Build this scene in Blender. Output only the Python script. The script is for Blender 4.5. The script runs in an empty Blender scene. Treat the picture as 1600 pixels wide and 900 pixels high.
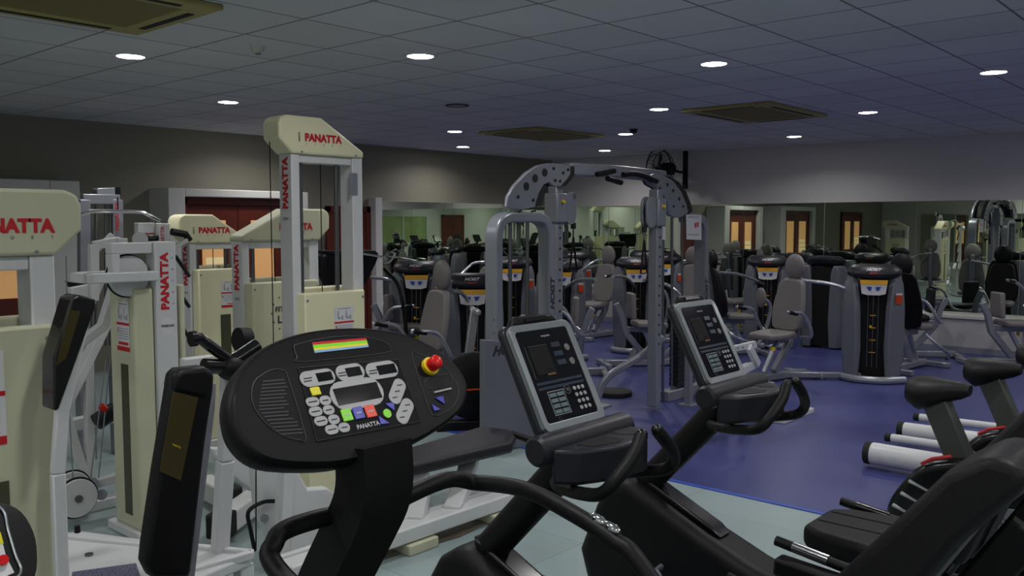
import bpy, bmesh, math, random
from mathutils import Vector, Matrix, Euler
random.seed(7)
pi = math.pi
S = bpy.context.scene
C = S.collection

# ------------------------------------------------------------------ camera, world, exposure
F = 1386.0; H = 1.65; PITCH = math.atan(100 / F); YAW = math.radians(41.5)
cam_d = bpy.data.cameras.new('camera'); cam = bpy.data.objects.new('camera', cam_d); C.objects.link(cam)
cam_d.sensor_width = 36; cam_d.lens = F / 1600 * 36
cam.location = (0, 0, H); cam.rotation_euler = (pi / 2 - PITCH, 0, YAW - pi / 2)
cam_d.clip_start = 0.05
S.camera = cam
S.view_settings.view_transform = 'Standard'; S.view_settings.look = 'None'
S.view_settings.gamma = 1; S.view_settings.use_curve_mapping = False
S.view_settings.exposure = -0.45
w = bpy.data.worlds.new('world'); S.world = w; w.use_nodes = True
w.node_tree.nodes['Background'].inputs[0].default_value = (0.5, 0.55, 0.6, 1)
w.node_tree.nodes['Background'].inputs[1].default_value = 0.02
LAMP_W = 13.0            # watts of one downlight
CEIL = 2.79; XR = 12.5; YL = 10.1; XW = -4.5; YS = -4.2

# ------------------------------------------------------------------ geometry helpers
def ray(px, py):
    x = (px - 800) / F; z = -(py - 450) / F
    y, z = math.cos(PITCH) + z * math.sin(PITCH), -math.sin(PITCH) + z * math.cos(PITCH)
    return Vector((math.cos(YAW) * y + math.sin(YAW) * x, math.sin(YAW) * y - math.cos(YAW) * x, z))
EYE = Vector((0, 0, H))
def onX(px, py, X): d = ray(px, py); return EYE + d * (X / d.x)
def onY(px, py, Y): d = ray(px, py); return EYE + d * (Y / d.y)
def onZ(px, py, Z): d = ray(px, py); return EYE + d * ((Z - H) / d.z)
def onP(px, py, P, N): d = ray(px, py); return EYE + d * ((P - EYE).dot(N) / d.dot(N))

def smooth_path(pts, n=6, closed=False):
    pts = [Vector(p) for p in pts]
    if len(pts) < 3: return pts
    out = []; m = len(pts)
    for i in range(m if closed else m - 1):
        p1 = pts[i]; p2 = pts[(i + 1) % m]
        p0 = pts[(i - 1) % m] if (closed or i > 0) else p1 * 2 - p2
        p3 = pts[(i + 2) % m] if (closed or i + 2 < m) else p2 * 2 - p1
        for k in range(n):
            t = k / n
            out.append(0.5 * ((2 * p1) + (p2 - p0) * t + (2 * p0 - 5 * p1 + 4 * p2 - p3) * t * t + (3 * p1 - p0 - 3 * p2 + p3) * t ** 3))
    if not closed: out.append(pts[-1])
    return out

def round_path(pts, r=0.08, n=5):
    """polyline with filleted corners"""
    pts = [Vector(p) for p in pts]; out = [pts[0]]
    for a, b, c in zip(pts, pts[1:], pts[2:]):
        d1 = min(r, (a - b).length * .49); d2 = min(r, (c - b).length * .49)
        q1 = b + (a - b).normalized() * d1; q2 = b + (c - b).normalized() * d2
        for k in range(n + 1):
            t = k / n; out.append(q1 * (1 - t) ** 2 + b * 2 * t * (1 - t) + q2 * t * t)
    out.append(pts[-1]); return out

class G:
    def __init__(s): s.bm = bmesh.new()
    def face(s, vs):
        try: return s.bm.faces.new(vs)
        except ValueError: return None
    def box(s, c, size, rot=None):
        c = Vector(c); M = (rot or Matrix.Identity(3)); h = [x / 2 for x in size]
        v = [s.bm.verts.new(c + M @ Vector((sx * h[0], sy * h[1], sz * h[2]))) for sx in (-1, 1) for sy in (-1, 1) for sz in (-1, 1)]
        for f in ((0, 1, 3, 2), (4, 6, 7, 5), (0, 4, 5, 1), (2, 3, 7, 6), (0, 2, 6, 4), (1, 5, 7, 3)): s.face([v[i] for i in f])
        return s
    def b2(s, a, b):
        a = Vector(a); b = Vector(b)
        return s.box((a + b) / 2, [abs(b[i] - a[i]) for i in range(3)])
    def prism(s, pts, vec):
        pts = [Vector(p) for p in pts]; vec = Vector(vec)
        a = [s.bm.verts.new(p) for p in pts]; b = [s.bm.verts.new(p + vec) for p in pts]; n = len(pts)
        s.face(a[::-1]); s.face(b)
        for i in range(n): s.face([a[i], a[(i + 1) % n], b[(i + 1) % n], b[i]])
        return s
    def loft(s, rings, cap=True):
        R = [[s.bm.verts.new(Vector(p)) for p in r] for r in rings]; n = len(R[0])
        for a, b in zip(R, R[1:]):
            for i in range(n): s.face([a[i], a[(i + 1) % n], b[(i + 1) % n], b[i]])
        if cap: s.face(R[0][::-1]); s.face(R[-1])
        return s
    def sweep(s, path, sec, up=(0, 0, 1), closed=False):
        path = [Vector(p) for p in path]; n = len(path); rings = []; up = Vector(up)
        prev = None
        for i, p in enumerate(path):
            if closed: d = path[(i + 1) % n] - path[i - 1]
            else: d = path[min(i + 1, n - 1)] - path[max(i - 1, 0)]
            d.normalize()
            if prev is None:
                u = up if abs(d.dot(up)) < .95 else Vector((1, 0, 0)) if abs(d.x) < .9 else Vector((0, 1, 0))
            else: u = prev
            x = d.cross(u); x.normalize(); y = x.cross(d); y.normalize(); prev = y
            k = sec(i / (n - 1)) if callable(sec) else sec
            rings.append([p + x * a + y * b for a, b in k])
        if closed: rings.append(rings[0])
        return s.loft(rings, cap=not closed)
    def tube(s, path, r, n=12, up=(0, 0, 1), sq=1.0, closed=False):
        f = (lambda t: [((r(t) if callable(r) else r) * math.cos(2 * pi * k / n), (r(t) if callable(r) else r) * sq * math.sin(2 * pi * k / n)) for k in range(n)])
        return s.sweep(path, f, up, closed)
    def beam(s, path, w_, h_, up=(0, 0, 1)):
        a, b = w_ / 2, h_ / 2
        return s.sweep(path, [(-a, -b), (a, -b), (a, b), (-a, b)], up)
    def cyl(s, p0, p1, r, n=20): return s.tube([p0, p1], r, n)
    def ell(s, c, r, rot=None, n=20, m=12):
        c = Vector(c); M = rot or Matrix.Identity(3); rings = []
        for j in range(1, m):
            t = pi * j / m
            rings.append([c + M @ Vector((r[0] * math.sin(t) * math.cos(2 * pi * k / n), r[1] * math.sin(t) * math.sin(2 * pi * k / n), -r[2] * math.cos(t))) for k in range(n)])
        return s.loft(rings)
    def ring(s, c, nrm, r, rt, n=28):
        c = Vector(c); nrm = Vector(nrm).normalized(); a = nrm.orthogonal().normalized(); b = nrm.cross(a)
        return s.tube([c + a * r * math.cos(2 * pi * k / n) + b * r * math.sin(2 * pi * k / n) for k in range(n)], rt, 8, up=nrm, closed=True)

class Thing:
    def __init__(s, name, label, cat, loc=(0, 0, 0), rotz=0, group=None):
        o = bpy.data.objects.new(name, None); C.objects.link(o); o.empty_display_size = .1
        o.location = loc; o.rotation_euler = (0, 0, rotz); o['label'] = label; o['category'] = cat
        if group: o['group'] = group
        s.o = o; s.M = (Matrix.Translation(Vector(loc)) @ Matrix.Rotation(rotz, 4, 'Z')).inverted()

def build(g, name, mat, root=None, parent=None, world=True, bevel=0, smooth=35, seg=2, solid=0):
    """link one mesh object. root: its Thing; parent: a part for a sub-part; world: geometry is in world coordinates"""
    bm = g.bm
    bmesh.ops.recalc_face_normals(bm, faces=bm.faces[:])
    if root is not None and world: bmesh.ops.transform(bm, matrix=root.M, verts=bm.verts[:])
    me = bpy.data.meshes.new(name); bm.to_mesh(me); bm.free()
    o = bpy.data.objects.new(name, me); C.objects.link(o)
    o.data.materials.append(MT[mat] if isinstance(mat, str) else mat)
    if bevel:
        b = o.modifiers.new('bevel', 'BEVEL'); b.width = bevel; b.segments = seg; b.limit_method = 'ANGLE'; b.angle_limit = math.radians(40)
    me.polygons.foreach_set('use_smooth', [True] * len(me.polygons)); me.set_sharp_from_angle(angle=math.radians(smooth))
    if parent is not None: o.parent = parent
    elif root is not None: o.parent = root.o
    return o

def copy_tree(o, loc=None, rotz=None, label=None, parent=None):
    c = o.copy(); C.objects.link(c)
    if parent is not None: c.parent = parent
    if loc is not None: c.location = loc
    if rotz is not None: c.rotation_euler = (0, 0, rotz)
    if label: c['label'] = label
    for ch in list(o.children): copy_tree(ch, parent=c)
    return c

def text_g(s, P, xdir, ydir, height, bold=0.0, depth=.001, width=None, align='CENTER', shear=0):
    """letters as geometry; P the anchor, xdir reading direction, ydir up direction"""
    cu = bpy.data.curves.new('t', 'FONT'); cu.body = s; cu.size = 1; cu.offset = bold; cu.extrude = 0.0; cu.align_x = 'LEFT'; cu.shear = shear
    cu.resolution_u = 3
    o = bpy.data.objects.new('t', cu); C.objects.link(o)
    dg = bpy.context.evaluated_depsgraph_get(); me = bpy.data.meshes.new_from_object(o.evaluated_get(dg))
    bpy.data.objects.remove(o); bpy.data.curves.remove(cu)
    g = G(); g.bm.from_mesh(me); bpy.data.meshes.remove(me)
    bm = g.bm
    x0 = min(v.co.x for v in bm.verts); x1 = max(v.co.x for v in bm.verts); y0 = min(v.co.y for v in bm.verts); y1 = max(v.co.y for v in bm.verts)
    X = Vector(xdir).normalized(); Y = Vector(ydir).normalized(); N = X.cross(Y)
    sy = height / (y1 - y0); sx = (width / (x1 - x0)) if width else sy
    ox = {'CENTER': (x0 + x1) / 2, 'LEFT': x0, 'RIGHT': x1}[align]; P = Vector(P)
    for v in bm.verts: v.co = P + X * ((v.co.x - ox) * sx) + Y * ((v.co.y - (y0 + y1) / 2) * sy) + N * depth
    return g

# ------------------------------------------------------------------ materials
MT = {}
def mat(name, col, rough=.5, metal=0, noise=.06, nscale=6, emit=0, ecol=None, spec=.5, bump=0, bscale=60, coat=0):
    m = bpy.data.materials.new(name); m.use_nodes = True; nt = m.node_tree; b = nt.nodes['Principled BSDF']
    c = [((x / 255) / 12.92 if x / 255 < .04045 else ((x / 255 + .055) / 1.055) ** 2.4) for x in col]
    b.inputs['Roughness'].default_value = rough; b.inputs['Metallic'].default_value = metal
    b.inputs['Specular IOR Level'].default_value = spec; b.inputs['Coat Weight'].default_value = coat
    tc = nt.nodes.new('ShaderNodeTexCoord')
    if noise:
        n = nt.nodes.new('ShaderNodeTexNoise'); n.inputs['Scale'].default_value = nscale; n.inputs['Detail'].default_value = 4
        nt.links.new(tc.outputs['Object'], n.inputs['Vector'])
        mx = nt.nodes.new('ShaderNodeMix'); mx.data_type = 'RGBA'
        mx.inputs[6].default_value = [x * (1 - noise) for x in c] + [1]; mx.inputs[7].default_value = [min(1, x * (1 + noise)) for x in c] + [1]
        nt.links.new(n.outputs[0], mx.inputs[0]); nt.links.new(mx.outputs[2], b.inputs['Base Color'])
        mr = nt.nodes.new('ShaderNodeMapRange'); mr.inputs[3].default_value = max(.02, rough - .06); mr.inputs[4].default_value = min(1, rough + .06)
        nt.links.new(n.outputs[0], mr.inputs[0]); nt.links.new(mr.outputs[0], b.inputs['Roughness'])
    else: b.inputs['Base Color'].default_value = c + [1]
    if bump:
        n2 = nt.nodes.new('ShaderNodeTexNoise'); n2.inputs['Scale'].default_value = bscale; nt.links.new(tc.outputs['Object'], n2.inputs['Vector'])
        bp = nt.nodes.new('ShaderNodeBump'); bp.inputs['Strength'].default_value = bump; bp.inputs['Distance'].default_value = .002
        nt.links.new(n2.outputs[0], bp.inputs['Height']); nt.links.new(bp.outputs[0], b.inputs['Normal'])
    if emit:
        b.inputs['Emission Color'].default_value = ([((x / 255)) ** 2.2 for x in (ecol or col)] + [1]); b.inputs['Emission Strength'].default_value = emit
    MT[name] = m; return m
mat('white_metal', (205, 207, 208), .35, noise=.05, nscale=9)
mat('cream', (226, 222, 186), .45, noise=.06, nscale=5)
mat('cream_dull', (196, 196, 168), .5, noise=.10, nscale=5)  # darker, greyer cream with stronger mottling
mat('grey_metal', (138, 141, 150), .32, .35, noise=.06)
mat('silver', (176, 180, 184), .28, .7, noise=.04)
mat('post_grey', (70, 73, 70), .4, noise=.08)
mat('tower_grey', (106, 109, 118), .4, .1, noise=.07, nscale=4)
mat('dark_grey', (32, 33, 40), .42, spec=.35, noise=.1)
mat('chrome', (215, 215, 215), .14, 1, noise=0)
mat('steel_rod', (120, 122, 126), .25, .9, noise=0)
mat('black', (10, 10, 13), .5, spec=.28, noise=.15, bump=.15, bscale=300)
mat('panel_black', (11, 11, 13), .62, noise=.1, spec=.25)
mat('black_gloss', (12, 12, 15), .24, noise=.1)
mat('black_matte', (12, 12, 13), .65, noise=.1, spec=.3)
mat('rubber', (16, 16, 17), .75, noise=.2)
mat('vinyl_black', (12, 12, 15), .5, spec=.3, noise=.15, bump=.3, bscale=200)
mat('vinyl_dark', (30, 28, 34), .42, spec=.4, noise=.1, bump=.3, bscale=180)
mat('vinyl_grey', (118, 113, 112), .5, noise=.06, bump=.3, bscale=180)
mat('vinyl_gloss', (16, 15, 17), .3, noise=.1, coat=.15)
mat('olive_gloss', (62, 54, 26), .25, noise=.25, nscale=4)
mat('olive_dark', (70, 72, 52), .4, noise=.1)
mat('red_print', (190, 24, 34), .5, noise=0)
mat('dark_print', (40, 42, 48), .5, noise=0)
mat('grey_print', (110, 112, 120), .5, noise=0)
mat('light_print', (200, 200, 205), .5, noise=0)
mat('faint_print', (150, 152, 160), .5, noise=0)
mat('mat_brown', (112, 104, 90), .6, noise=.45, nscale=3)
mat('line_grey', (70, 71, 75), .5, noise=0)
mat('paper', (212, 212, 214), .5, noise=.03)
mat('yellow', (225, 195, 30), .4, noise=.05)
mat('placard_yellow', (226, 165, 30), .4, noise=.05)
mat('blue_print', (50, 80, 170), .4, noise=0)
mat('orange_label', (205, 70, 25), .4, noise=.05)
mat('red_plastic', (205, 20, 20), .25, noise=.05)
mat('btn_grey', (166, 166, 168), .4, noise=.03)
mat('btn_green', (130, 220, 30), .35, noise=0)
mat('btn_blue', (60, 60, 170), .35, noise=0)
mat('btn_red', (225, 60, 30), .35, noise=0)
mat('bar_yellow', (225, 215, 40), .35, noise=0)
mat('bar_blue', (130, 170, 210), .35, noise=0)
mat('silver_frame', (150, 156, 160), .3, .6, noise=.03)
mat('screen', (16, 14, 16), .08, noise=.1, coat=.3)
mat('screen_blue', (36, 48, 66), .3, noise=.1)
mat('screen_key', (98, 116, 122), .35, noise=.05)
mat('amber', (120, 78, 30), .4, noise=0)
mat('wood_red', (92, 34, 22), .38, noise=.35, nscale=3)
mat('warm_pane', (225, 170, 110), .3, noise=.1, emit=.42, ecol=(232, 176, 116))
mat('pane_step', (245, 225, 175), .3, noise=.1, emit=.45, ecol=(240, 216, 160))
mat('green_pane', (120, 140, 95), .2, noise=.5, nscale=3, emit=.10, ecol=(200, 205, 150))
mat('trim_white', (200, 200, 196), .45, noise=.05)
mat('ac_plastic', (160, 150, 92), .5, noise=.06)
mat('ac_panel', (118, 106, 58), .6, noise=.1)
mat('wall_paint', (206, 204, 202), .6, noise=.04, nscale=1.2)
mat('wall_olive', (136, 132, 118), .6, noise=.05, nscale=1.2)
mat('ledge_paint', (176, 174, 176), .5, noise=.04, nscale=2)
mat('skirt', (120, 126, 140), .5, noise=.05)
mat('lens', (255, 255, 255), .5, noise=0, emit=40, ecol=(255, 252, 250))
mat('glitter', (70, 62, 120), .3, .6, noise=.8, nscale=160)
m_ = MT['glitter']; nt_ = m_.node_tree; b_ = nt_.nodes['Principled BSDF']
n_ = nt_.nodes.new('ShaderNodeTexNoise'); n_.inputs['Scale'].default_value = 260; n_.inputs['Detail'].default_value = 1
r_ = nt_.nodes.new('ShaderNodeValToRGB'); r_.color_ramp.elements[0].position = .55; r_.color_ramp.elements[1].position = .62
r_.color_ramp.elements[0].color = (.03, .025, .09, 1); r_.color_ramp.elements[1].color = (.5, .5, .62, 1)
tc_ = nt_.nodes.new('ShaderNodeTexCoord'); nt_.links.new(tc_.outputs['Object'], n_.inputs['Vector'])
nt_.links.new(n_.outputs[0], r_.inputs[0]); nt_.links.new(r_.outputs[0], b_.inputs['Base Color']); b_.inputs['Metallic'].default_value = 0
mat('stack', (40, 42, 44), .4, .3, noise=.2)

def node_mat(name): 
    m = bpy.data.materials.new(name); m.use_nodes = True; MT[name] = m; return m, m.node_tree, m.node_tree.nodes['Principled BSDF']
m, nt, b = node_mat('mirror'); b.inputs['Base Color'].default_value = (.70, .77, .66, 1); b.inputs['Metallic'].default_value = 1; b.inputs['Roughness'].default_value = .008
# ceiling: 60 cm mineral tiles
def grid_mat(name, size, line, tile_col, line_col, rough, var=.05, sx=None, bump=.3):
    m, nt, b = node_mat(name); N = nt.nodes; L = nt.links
    tc = N.new('ShaderNodeTexCoord'); sep = N.new('ShaderNodeSeparateXYZ'); L.new(tc.outputs['Object'], sep.inputs[0])
    masks = []; cells = []
    for ax, sz in ((0, sx or size), (1, size)):
        dv = N.new('ShaderNodeMath'); dv.operation = 'DIVIDE'; dv.inputs[1].default_value = sz; L.new(sep.outputs[ax], dv.inputs[0])
        fr = N.new('ShaderNodeMath'); fr.operation = 'FRACT'; L.new(dv.outputs[0], fr.inputs[0])
        fl = N.new('ShaderNodeMath'); fl.operation = 'FLOOR'; L.new(dv.outputs[0], fl.inputs[0]); cells.append(fl)
        lt = N.new('ShaderNodeMath'); lt.operation = 'LESS_THAN'; lt.inputs[1].default_value = line / sz; L.new(fr.outputs[0], lt.inputs[0]); masks.append(lt)
    mxm = N.new('ShaderNodeMath'); mxm.operation = 'MAXIMUM'; L.new(masks[0].outputs[0], mxm.inputs[0]); L.new(masks[1].outputs[0], mxm.inputs[1])
    cb = N.new('ShaderNodeCombineXYZ'); L.new(cells[0].outputs[0], cb.inputs[0]); L.new(cells[1].outputs[0], cb.inputs[1])
    wn = N.new('ShaderNodeTexWhiteNoise'); wn.noise_dimensions = '2D'; L.new(cb.outputs[0], wn.inputs[0])
    mr = N.new('ShaderNodeMapRange'); mr.inputs[3].default_value = 1 - var; mr.inputs[4].default_value = 1 + var; L.new(wn.outputs[0], mr.inputs[0])
    ns = N.new('ShaderNodeTexNoise'); ns.inputs['Scale'].default_value = 1.3; ns.inputs['Detail'].default_value = 6; L.new(tc.outputs['Object'], ns.inputs['Vector'])
    mr2 = N.new('ShaderNodeMapRange'); mr2.inputs[3].default_value = 1 - var * 2; mr2.inputs[4].default_value = 1 + var * 2; L.new(ns.outputs[0], mr2.inputs[0])
    mm = N.new('ShaderNodeMath'); mm.operation = 'MULTIPLY'; L.new(mr.outputs[0], mm.inputs[0]); L.new(mr2.outputs[0], mm.inputs[1])
    sc = N.new('ShaderNodeVectorMath'); sc.operation = 'SCALE'; sc.inputs[0].default_value = tile_col; L.new(mm.outputs[0], sc.inputs['Scale'])
    mx = N.new('ShaderNodeMix'); mx.data_type = 'RGBA'; L.new(mxm.outputs[0], mx.inputs[0]); L.new(sc.outputs[0], mx.inputs[6]); mx.inputs[7].default_value = (*line_col, 1)
    L.new(mx.outputs[2], b.inputs['Base Color']); b.inputs['Roughness'].default_value = rough
    bp = N.new('ShaderNodeBump'); bp.inputs['Strength'].default_value = bump; bp.inputs['Distance'].default_value = .004; bp.invert = True
    L.new(mxm.outputs[0], bp.inputs['Height']); L.new(bp.outputs[0], b.inputs['Normal'])
    return m, nt, b
grid_mat('ceiling_tiles', .6, .014, (.60, .61, .64), (.17, .17, .18), .85)
grid_mat('grey_floor', .9, .004, (.27, .34, .345), (.16, .19, .2), .33, var=.07, bump=.05)
def blue_floor():
    m, nt, b = node_mat('blue_floor'); N = nt.nodes; L = nt.links
    tc = N.new('ShaderNodeTexCoord'); ns = N.new('ShaderNodeTexNoise'); ns.inputs['Scale'].default_value = 1.1; ns.inputs['Detail'].default_value = 8; L.new(tc.outputs['Object'], ns.inputs['Vector'])
    rp = N.new('ShaderNodeValToRGB'); rp.color_ramp.elements[0].position = .3; rp.color_ramp.elements[1].position = .75
    rp.color_ramp.elements[0].color = (.038, .044, .155, 1); rp.color_ramp.elements[1].color = (.058, .064, .215, 1); L.new(ns.outputs[0], rp.inputs[0])
    n2 = N.new('ShaderNodeTexNoise'); n2.inputs['Scale'].default_value = 40; L.new(tc.outputs['Object'], n2.inputs['Vector'])
    gt = N.new('ShaderNodeMath'); gt.operation = 'GREATER_THAN'; gt.inputs[1].default_value = .78; L.new(n2.outputs[0], gt.inputs[0])
    mx = N.new('ShaderNodeMix'); mx.data_type = 'RGBA'; L.new(gt.outputs[0], mx.inputs[0]); L.new(rp.outputs[0], mx.inputs[6]); mx.inputs[7].default_value = (.3, .3, .5, 1)
    L.new(mx.outputs[2], b.inputs['Base Color'])
    mr = N.new('ShaderNodeMapRange'); mr.inputs[3].default_value = .24; mr.inputs[4].default_value = .44; L.new(ns.outputs[0], mr.inputs[0]); L.new(mr.outputs[0], b.inputs['Roughness'])
blue_floor()

# ------------------------------------------------------------------ the room
def struct(g, name, m, label=None, bevel=0, parent=None):
    o = build(g, name, m, parent=parent, bevel=bevel)
    if parent is None:
        o['kind'] = 'structure'
        if label: o['label'] = label
    return o
XB = 4.9
struct(G().b2((XW - .2, YS - .2, -.12), (XB, YL + .2, 0)), 'floor', 'grey_floor', 'pale grey green vinyl floor in the near half of the gym')
struct(G().b2((XB, YS - .2, -.12), (XR + .2, YL + .2, 0.003)), 'floor', 'blue_floor', 'glossy dark blue floor of the machine area')
struct(G().b2((XB - .035, YS, 0.0), (XB, YL, 0.006)), 'trim_1', 'blue_print', 'blue edge strip between the two floor colours')
struct(G().b2((XW - .2, YS - .2, CEIL), (XR + .2, YL + .2, CEIL + .12)), 'ceiling', 'ceiling_tiles', 'suspended ceiling of square mineral tiles')
struct(G().b2((XR, YS, 0), (XR + .15, YL + .15, CEIL)), 'wall_right', 'wall_paint', 'pale grey wall above the long mirror row')
struct(G().b2((XW, YL, 0), (XR, YL + .15, CEIL)), 'wall_left', 'wall_olive', 'wall with the brown doors')
struct(G().b2((XW - .15, YS, 0), (XW, YL + .15, CEIL)), 'wall_back', 'wall_paint')
struct(G().b2((XW, YS - .15, 0), (XR, YS, CEIL)), 'wall_near', 'wall_paint')
# ledges under the mirrors
struct(G().b2((XR - .22, YS, .08), (XR, YL, .44)), 'trim_2', 'ledge_paint', 'white boxed ledge front under the right mirrors')
struct(G().b2((XR - .25, YS, .44), (XR, YL, .485)), 'trim_3', 'trim_white', 'white ledge top under the right mirrors', bevel=.006)
struct(G().b2((XR - .23, YS, 0), (XR, YL, .08)), 'baseboard_right', 'skirt', 'blue grey skirting of the right ledge')
struct(G().b2((8.42, YL - .22, .08), (XR - .22, YL, .44)), 'trim_4', 'ledge_paint', 'white boxed ledge front under the left mirrors')
struct(G().b2((8.42, YL - .25, .44), (XR - .25, YL, .485)), 'trim_5', 'trim_white', 'white ledge top under the left mirrors', bevel=.006)
struct(G().b2((8.42, YL - .23, 0), (XR - .23, YL, .08)), 'baseboard_left', 'skirt', 'skirting of the left ledge')
# mirrors
def mirror_panel(a, b, label, group):
    o = build(G().b2(a, b), 'wall_mirror', 'mirror'); o['label'] = label; o['category'] = 'mirror'; o['group'] = group
ORD = 'first second third fourth fifth sixth seventh eighth ninth tenth eleventh twelfth thirteenth'.split(); kk = 0
y = YL - .02
while y > YS + .5:
    y0 = max(YS + .02, y - 1.25)
    mirror_panel((XR - .012, y0 + .006, .487), (XR - .001, y, 1.955), ORD[kk] + ' frameless mirror panel from the room corner on the right wall', 'mirror panels on the right wall')
    y = y0; kk += 1
x = 8.45; kk = 0
while x < XR - .3:
    x1 = min(XR - .03, x + 1.35)
    mirror_panel((x + .006, YL - .012, .487), (x1, YL - .001, 1.985), ORD[kk] + ' frameless mirror panel right of the grey pilaster by the brown door', 'mirror panels on the left wall')
    x = x1; kk += 1
for kk, (a, b) in enumerate(((5.1, 6.35), (6.36, 7.6), (7.61, 8.9))):
    mirror_panel((XW + .001, a, .487), (XW + .012, b, 1.955), ORD[kk] + ' mirror panel on the far back wall, seen only as a reflection', 'mirror panels on the back wall')
# pillar between the door and the mirrors
struct(G().b2((8.28, YL - .16, 0), (8.40, YL, CEIL - .76)), 'trim_6', 'wall_paint', 'narrow grey pilaster left of the mirrors')

def door_pane(g_leaf, x0, x1, z0, z1, y, leaf, steps=True):
    build(G().b2((x0, y - .012, z0), (x1, y + .004, z1)), 'pane', 'warm_pane', parent=leaf)
    if steps:
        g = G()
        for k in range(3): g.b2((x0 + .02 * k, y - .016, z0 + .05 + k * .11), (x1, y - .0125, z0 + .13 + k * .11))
        build(g, 'step_glow', 'pane_step', parent=leaf)  # pane and its brighter bars glow in place of the lit interior behind
def door_set(n, label, x0, x1, y, top, leaves, glazed=True):
    fr = G(); fr.b2((x0, y, 0), (x0 + .07, y + .05, top)).b2((x1 - .07, y, 0), (x1, y + .05, top)).b2((x0, y, top - .09), (x1, y + .05, top))
    d = build(fr, 'door_%d' % n, 'wood_red', bevel=.006); d['kind'] = 'structure'; d['label'] = label
    wl = (x1 - x0 - .14) / leaves
    for k in range(leaves):
        a = x0 + .07 + k * wl + .004; b = a + wl - .008
        lf = build(G().b2((a, y + .012, .01), (b, y + .045, top - .095)), 'leaf', 'wood_red', parent=d, bevel=.004)
        if glazed: door_pane(None, a + .17, b - .17, .9, top - .27, y + .01, lf, steps=(k == 0))
        build(G().box(((b - .05) if k % 2 == 0 else a + .05, y - .02, 1.0), (.02, .03, .16)), 'door_handle', 'chrome', parent=lf, bevel=.004)
    return d
# portal 1: white surround standing .5 m proud, double door in it
YP = 9.63
g = G(); g.b2((4.995, YP, 0), (5.2, YL, 2.06)).b2((6.66, YP, 0), (6.9, YL, 2.06)).b2((5.2, YP, 1.965), (6.66, YL, 2.06))
struct(g, 'trim_7', 'trim_white', 'white projecting surround around the glazed double door', bevel=.01)
door_set(1, 'dark red brown double door with two warm lit glass panes', 5.2, 6.66, YP + .08, 1.965, 2)
door_set(2, 'plain dark brown door left of the grey pilaster', 7.5, 8.27, YL - .06, 1.9, 1, glazed=False)
g = G(); g.b2((1.9, YP, 0), (2.1, YL, 2.1)).b2((3.72, YP, 0), (4.02, YL, 2.1)).b2((2.1, YP, 1.99), (3.72, YL, 2.1))
struct(g, 'trim_8', 'trim_white', 'white projecting surround at the left edge of the picture', bevel=.01)
door_set(3, 'brown double door at the left edge of the picture', 2.1, 3.72, YP + .08, 1.99, 2)
# far side of the room, seen in the mirrors
door_set(4, 'brown door seen in the corner mirrors', .3, 1.5, YS + .02, 2.0, 1, glazed=False)
door_set(5, 'brown double door in the far part of the left wall', -2.6, -1.0, YL - .06, 2.0, 2)
wf = G(); wf.b2((2.2, YS, .9), (2.28, YS + .05, 2.0)).b2((4.6, YS, .9), (4.68, YS + .05, 2.0)).b2((2.28, YS, 1.92), (4.6, YS + .05, 2.0)).b2((2.28, YS, .9), (4.6, YS + .05, .98)).b2((3.4, YS, .98), (3.46, YS + .05, 1.92))
wo = struct(wf, 'window_1', 'trim_white', 'interior window onto a bright room')
build(G().b2((2.28, YS, .98), (4.6, YS + .02, 1.92)), 'pane', 'green_pane', parent=wo)

# ------------------------------------------------------------------ downlights
def downlight(x, y, label, on=True, proto=[None]):
    t = Thing('downlight', label, 'ceiling light', (x, y, CEIL), 0, 'round downlights in the ceiling' if on else None)
    g = G(); n = 32
    for (r0, z0), (r1, z1) in (((.118, 0), (.112, -.008)), ((.112, -.008), (.09, -.008)), ((.09, -.008), (.086, -.001))):
        A = [g.bm.verts.new((r0 * math.cos(2 * pi * k / n), r0 * math.sin(2 * pi * k / n), z0)) for k in range(n)]
        B = [g.bm.verts.new((r1 * math.cos(2 * pi * k / n), r1 * math.sin(2 * pi * k / n), z1)) for k in range(n)]
        for k in range(n): g.face([A[k], A[(k + 1) % n], B[(k + 1) % n], B[k]])
    bmesh.ops.remove_doubles(g.bm, verts=g.bm.verts[:], dist=1e-5)
    build(g, 'trim_ring', 'white_metal' if on else 'dark_grey', t, world=False)
    g = G(); g.tube([(0, 0, -.0015), (0, 0, -.006)], .087, 32)
    build(g, 'lens', 'lens' if on else 'grey_metal', t, world=False)
    if on:
        ld = bpy.data.lights.new('lamp', 'AREA'); ld.shape = 'DISK'; ld.size = .17; ld.energy = LAMP_W; ld.color = (1.0, .985, .97); ld.spread = math.radians(150)
        lo = bpy.data.objects.new('lamp', ld); C.objects.link(lo); lo.parent = t.o; lo.location = (0, 0, -.012)
    return t
LAMP_NAMES = {(2.87, 6.0): 'lit round downlight above the white machines at far left', (4.53, 7.55): 'lit round downlight left of the tall cream tower head',
  (4.17, 4.52): 'lit round downlight above and right of the tall cream tower', (7.8, 7.84): 'small lit round downlight left of the middle ceiling vent',
  (5.75, 3.17): 'large lit round downlight straight above the cable trainer', (7.64, 4.81): 'lit round downlight just left of the right ceiling vent',
  (9.45, 6.44): 'lit round downlight right of the middle ceiling vent', (11.36, 8.13): 'smallest lit round downlight near the far room corner',
  (7.46, 1.77): 'lit round downlight nearest the right edge of the picture', (9.27, 3.35): 'lit round downlight right of the right ceiling vent',
  (11.18, 4.98): 'small lit round downlight below the right ceiling vent near the wall'}
for (x, y), lb in LAMP_NAMES.items(): downlight(x, y, lb)
downlight(6.13, 6.13, 'unlit dark round downlight between the lit ones in the ceiling', on=False)
ax, ay, bx, by = 1.57, -1.41, 1.66, 1.57  # lamps added beyond the view on a guessed grid, to light the room
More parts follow.
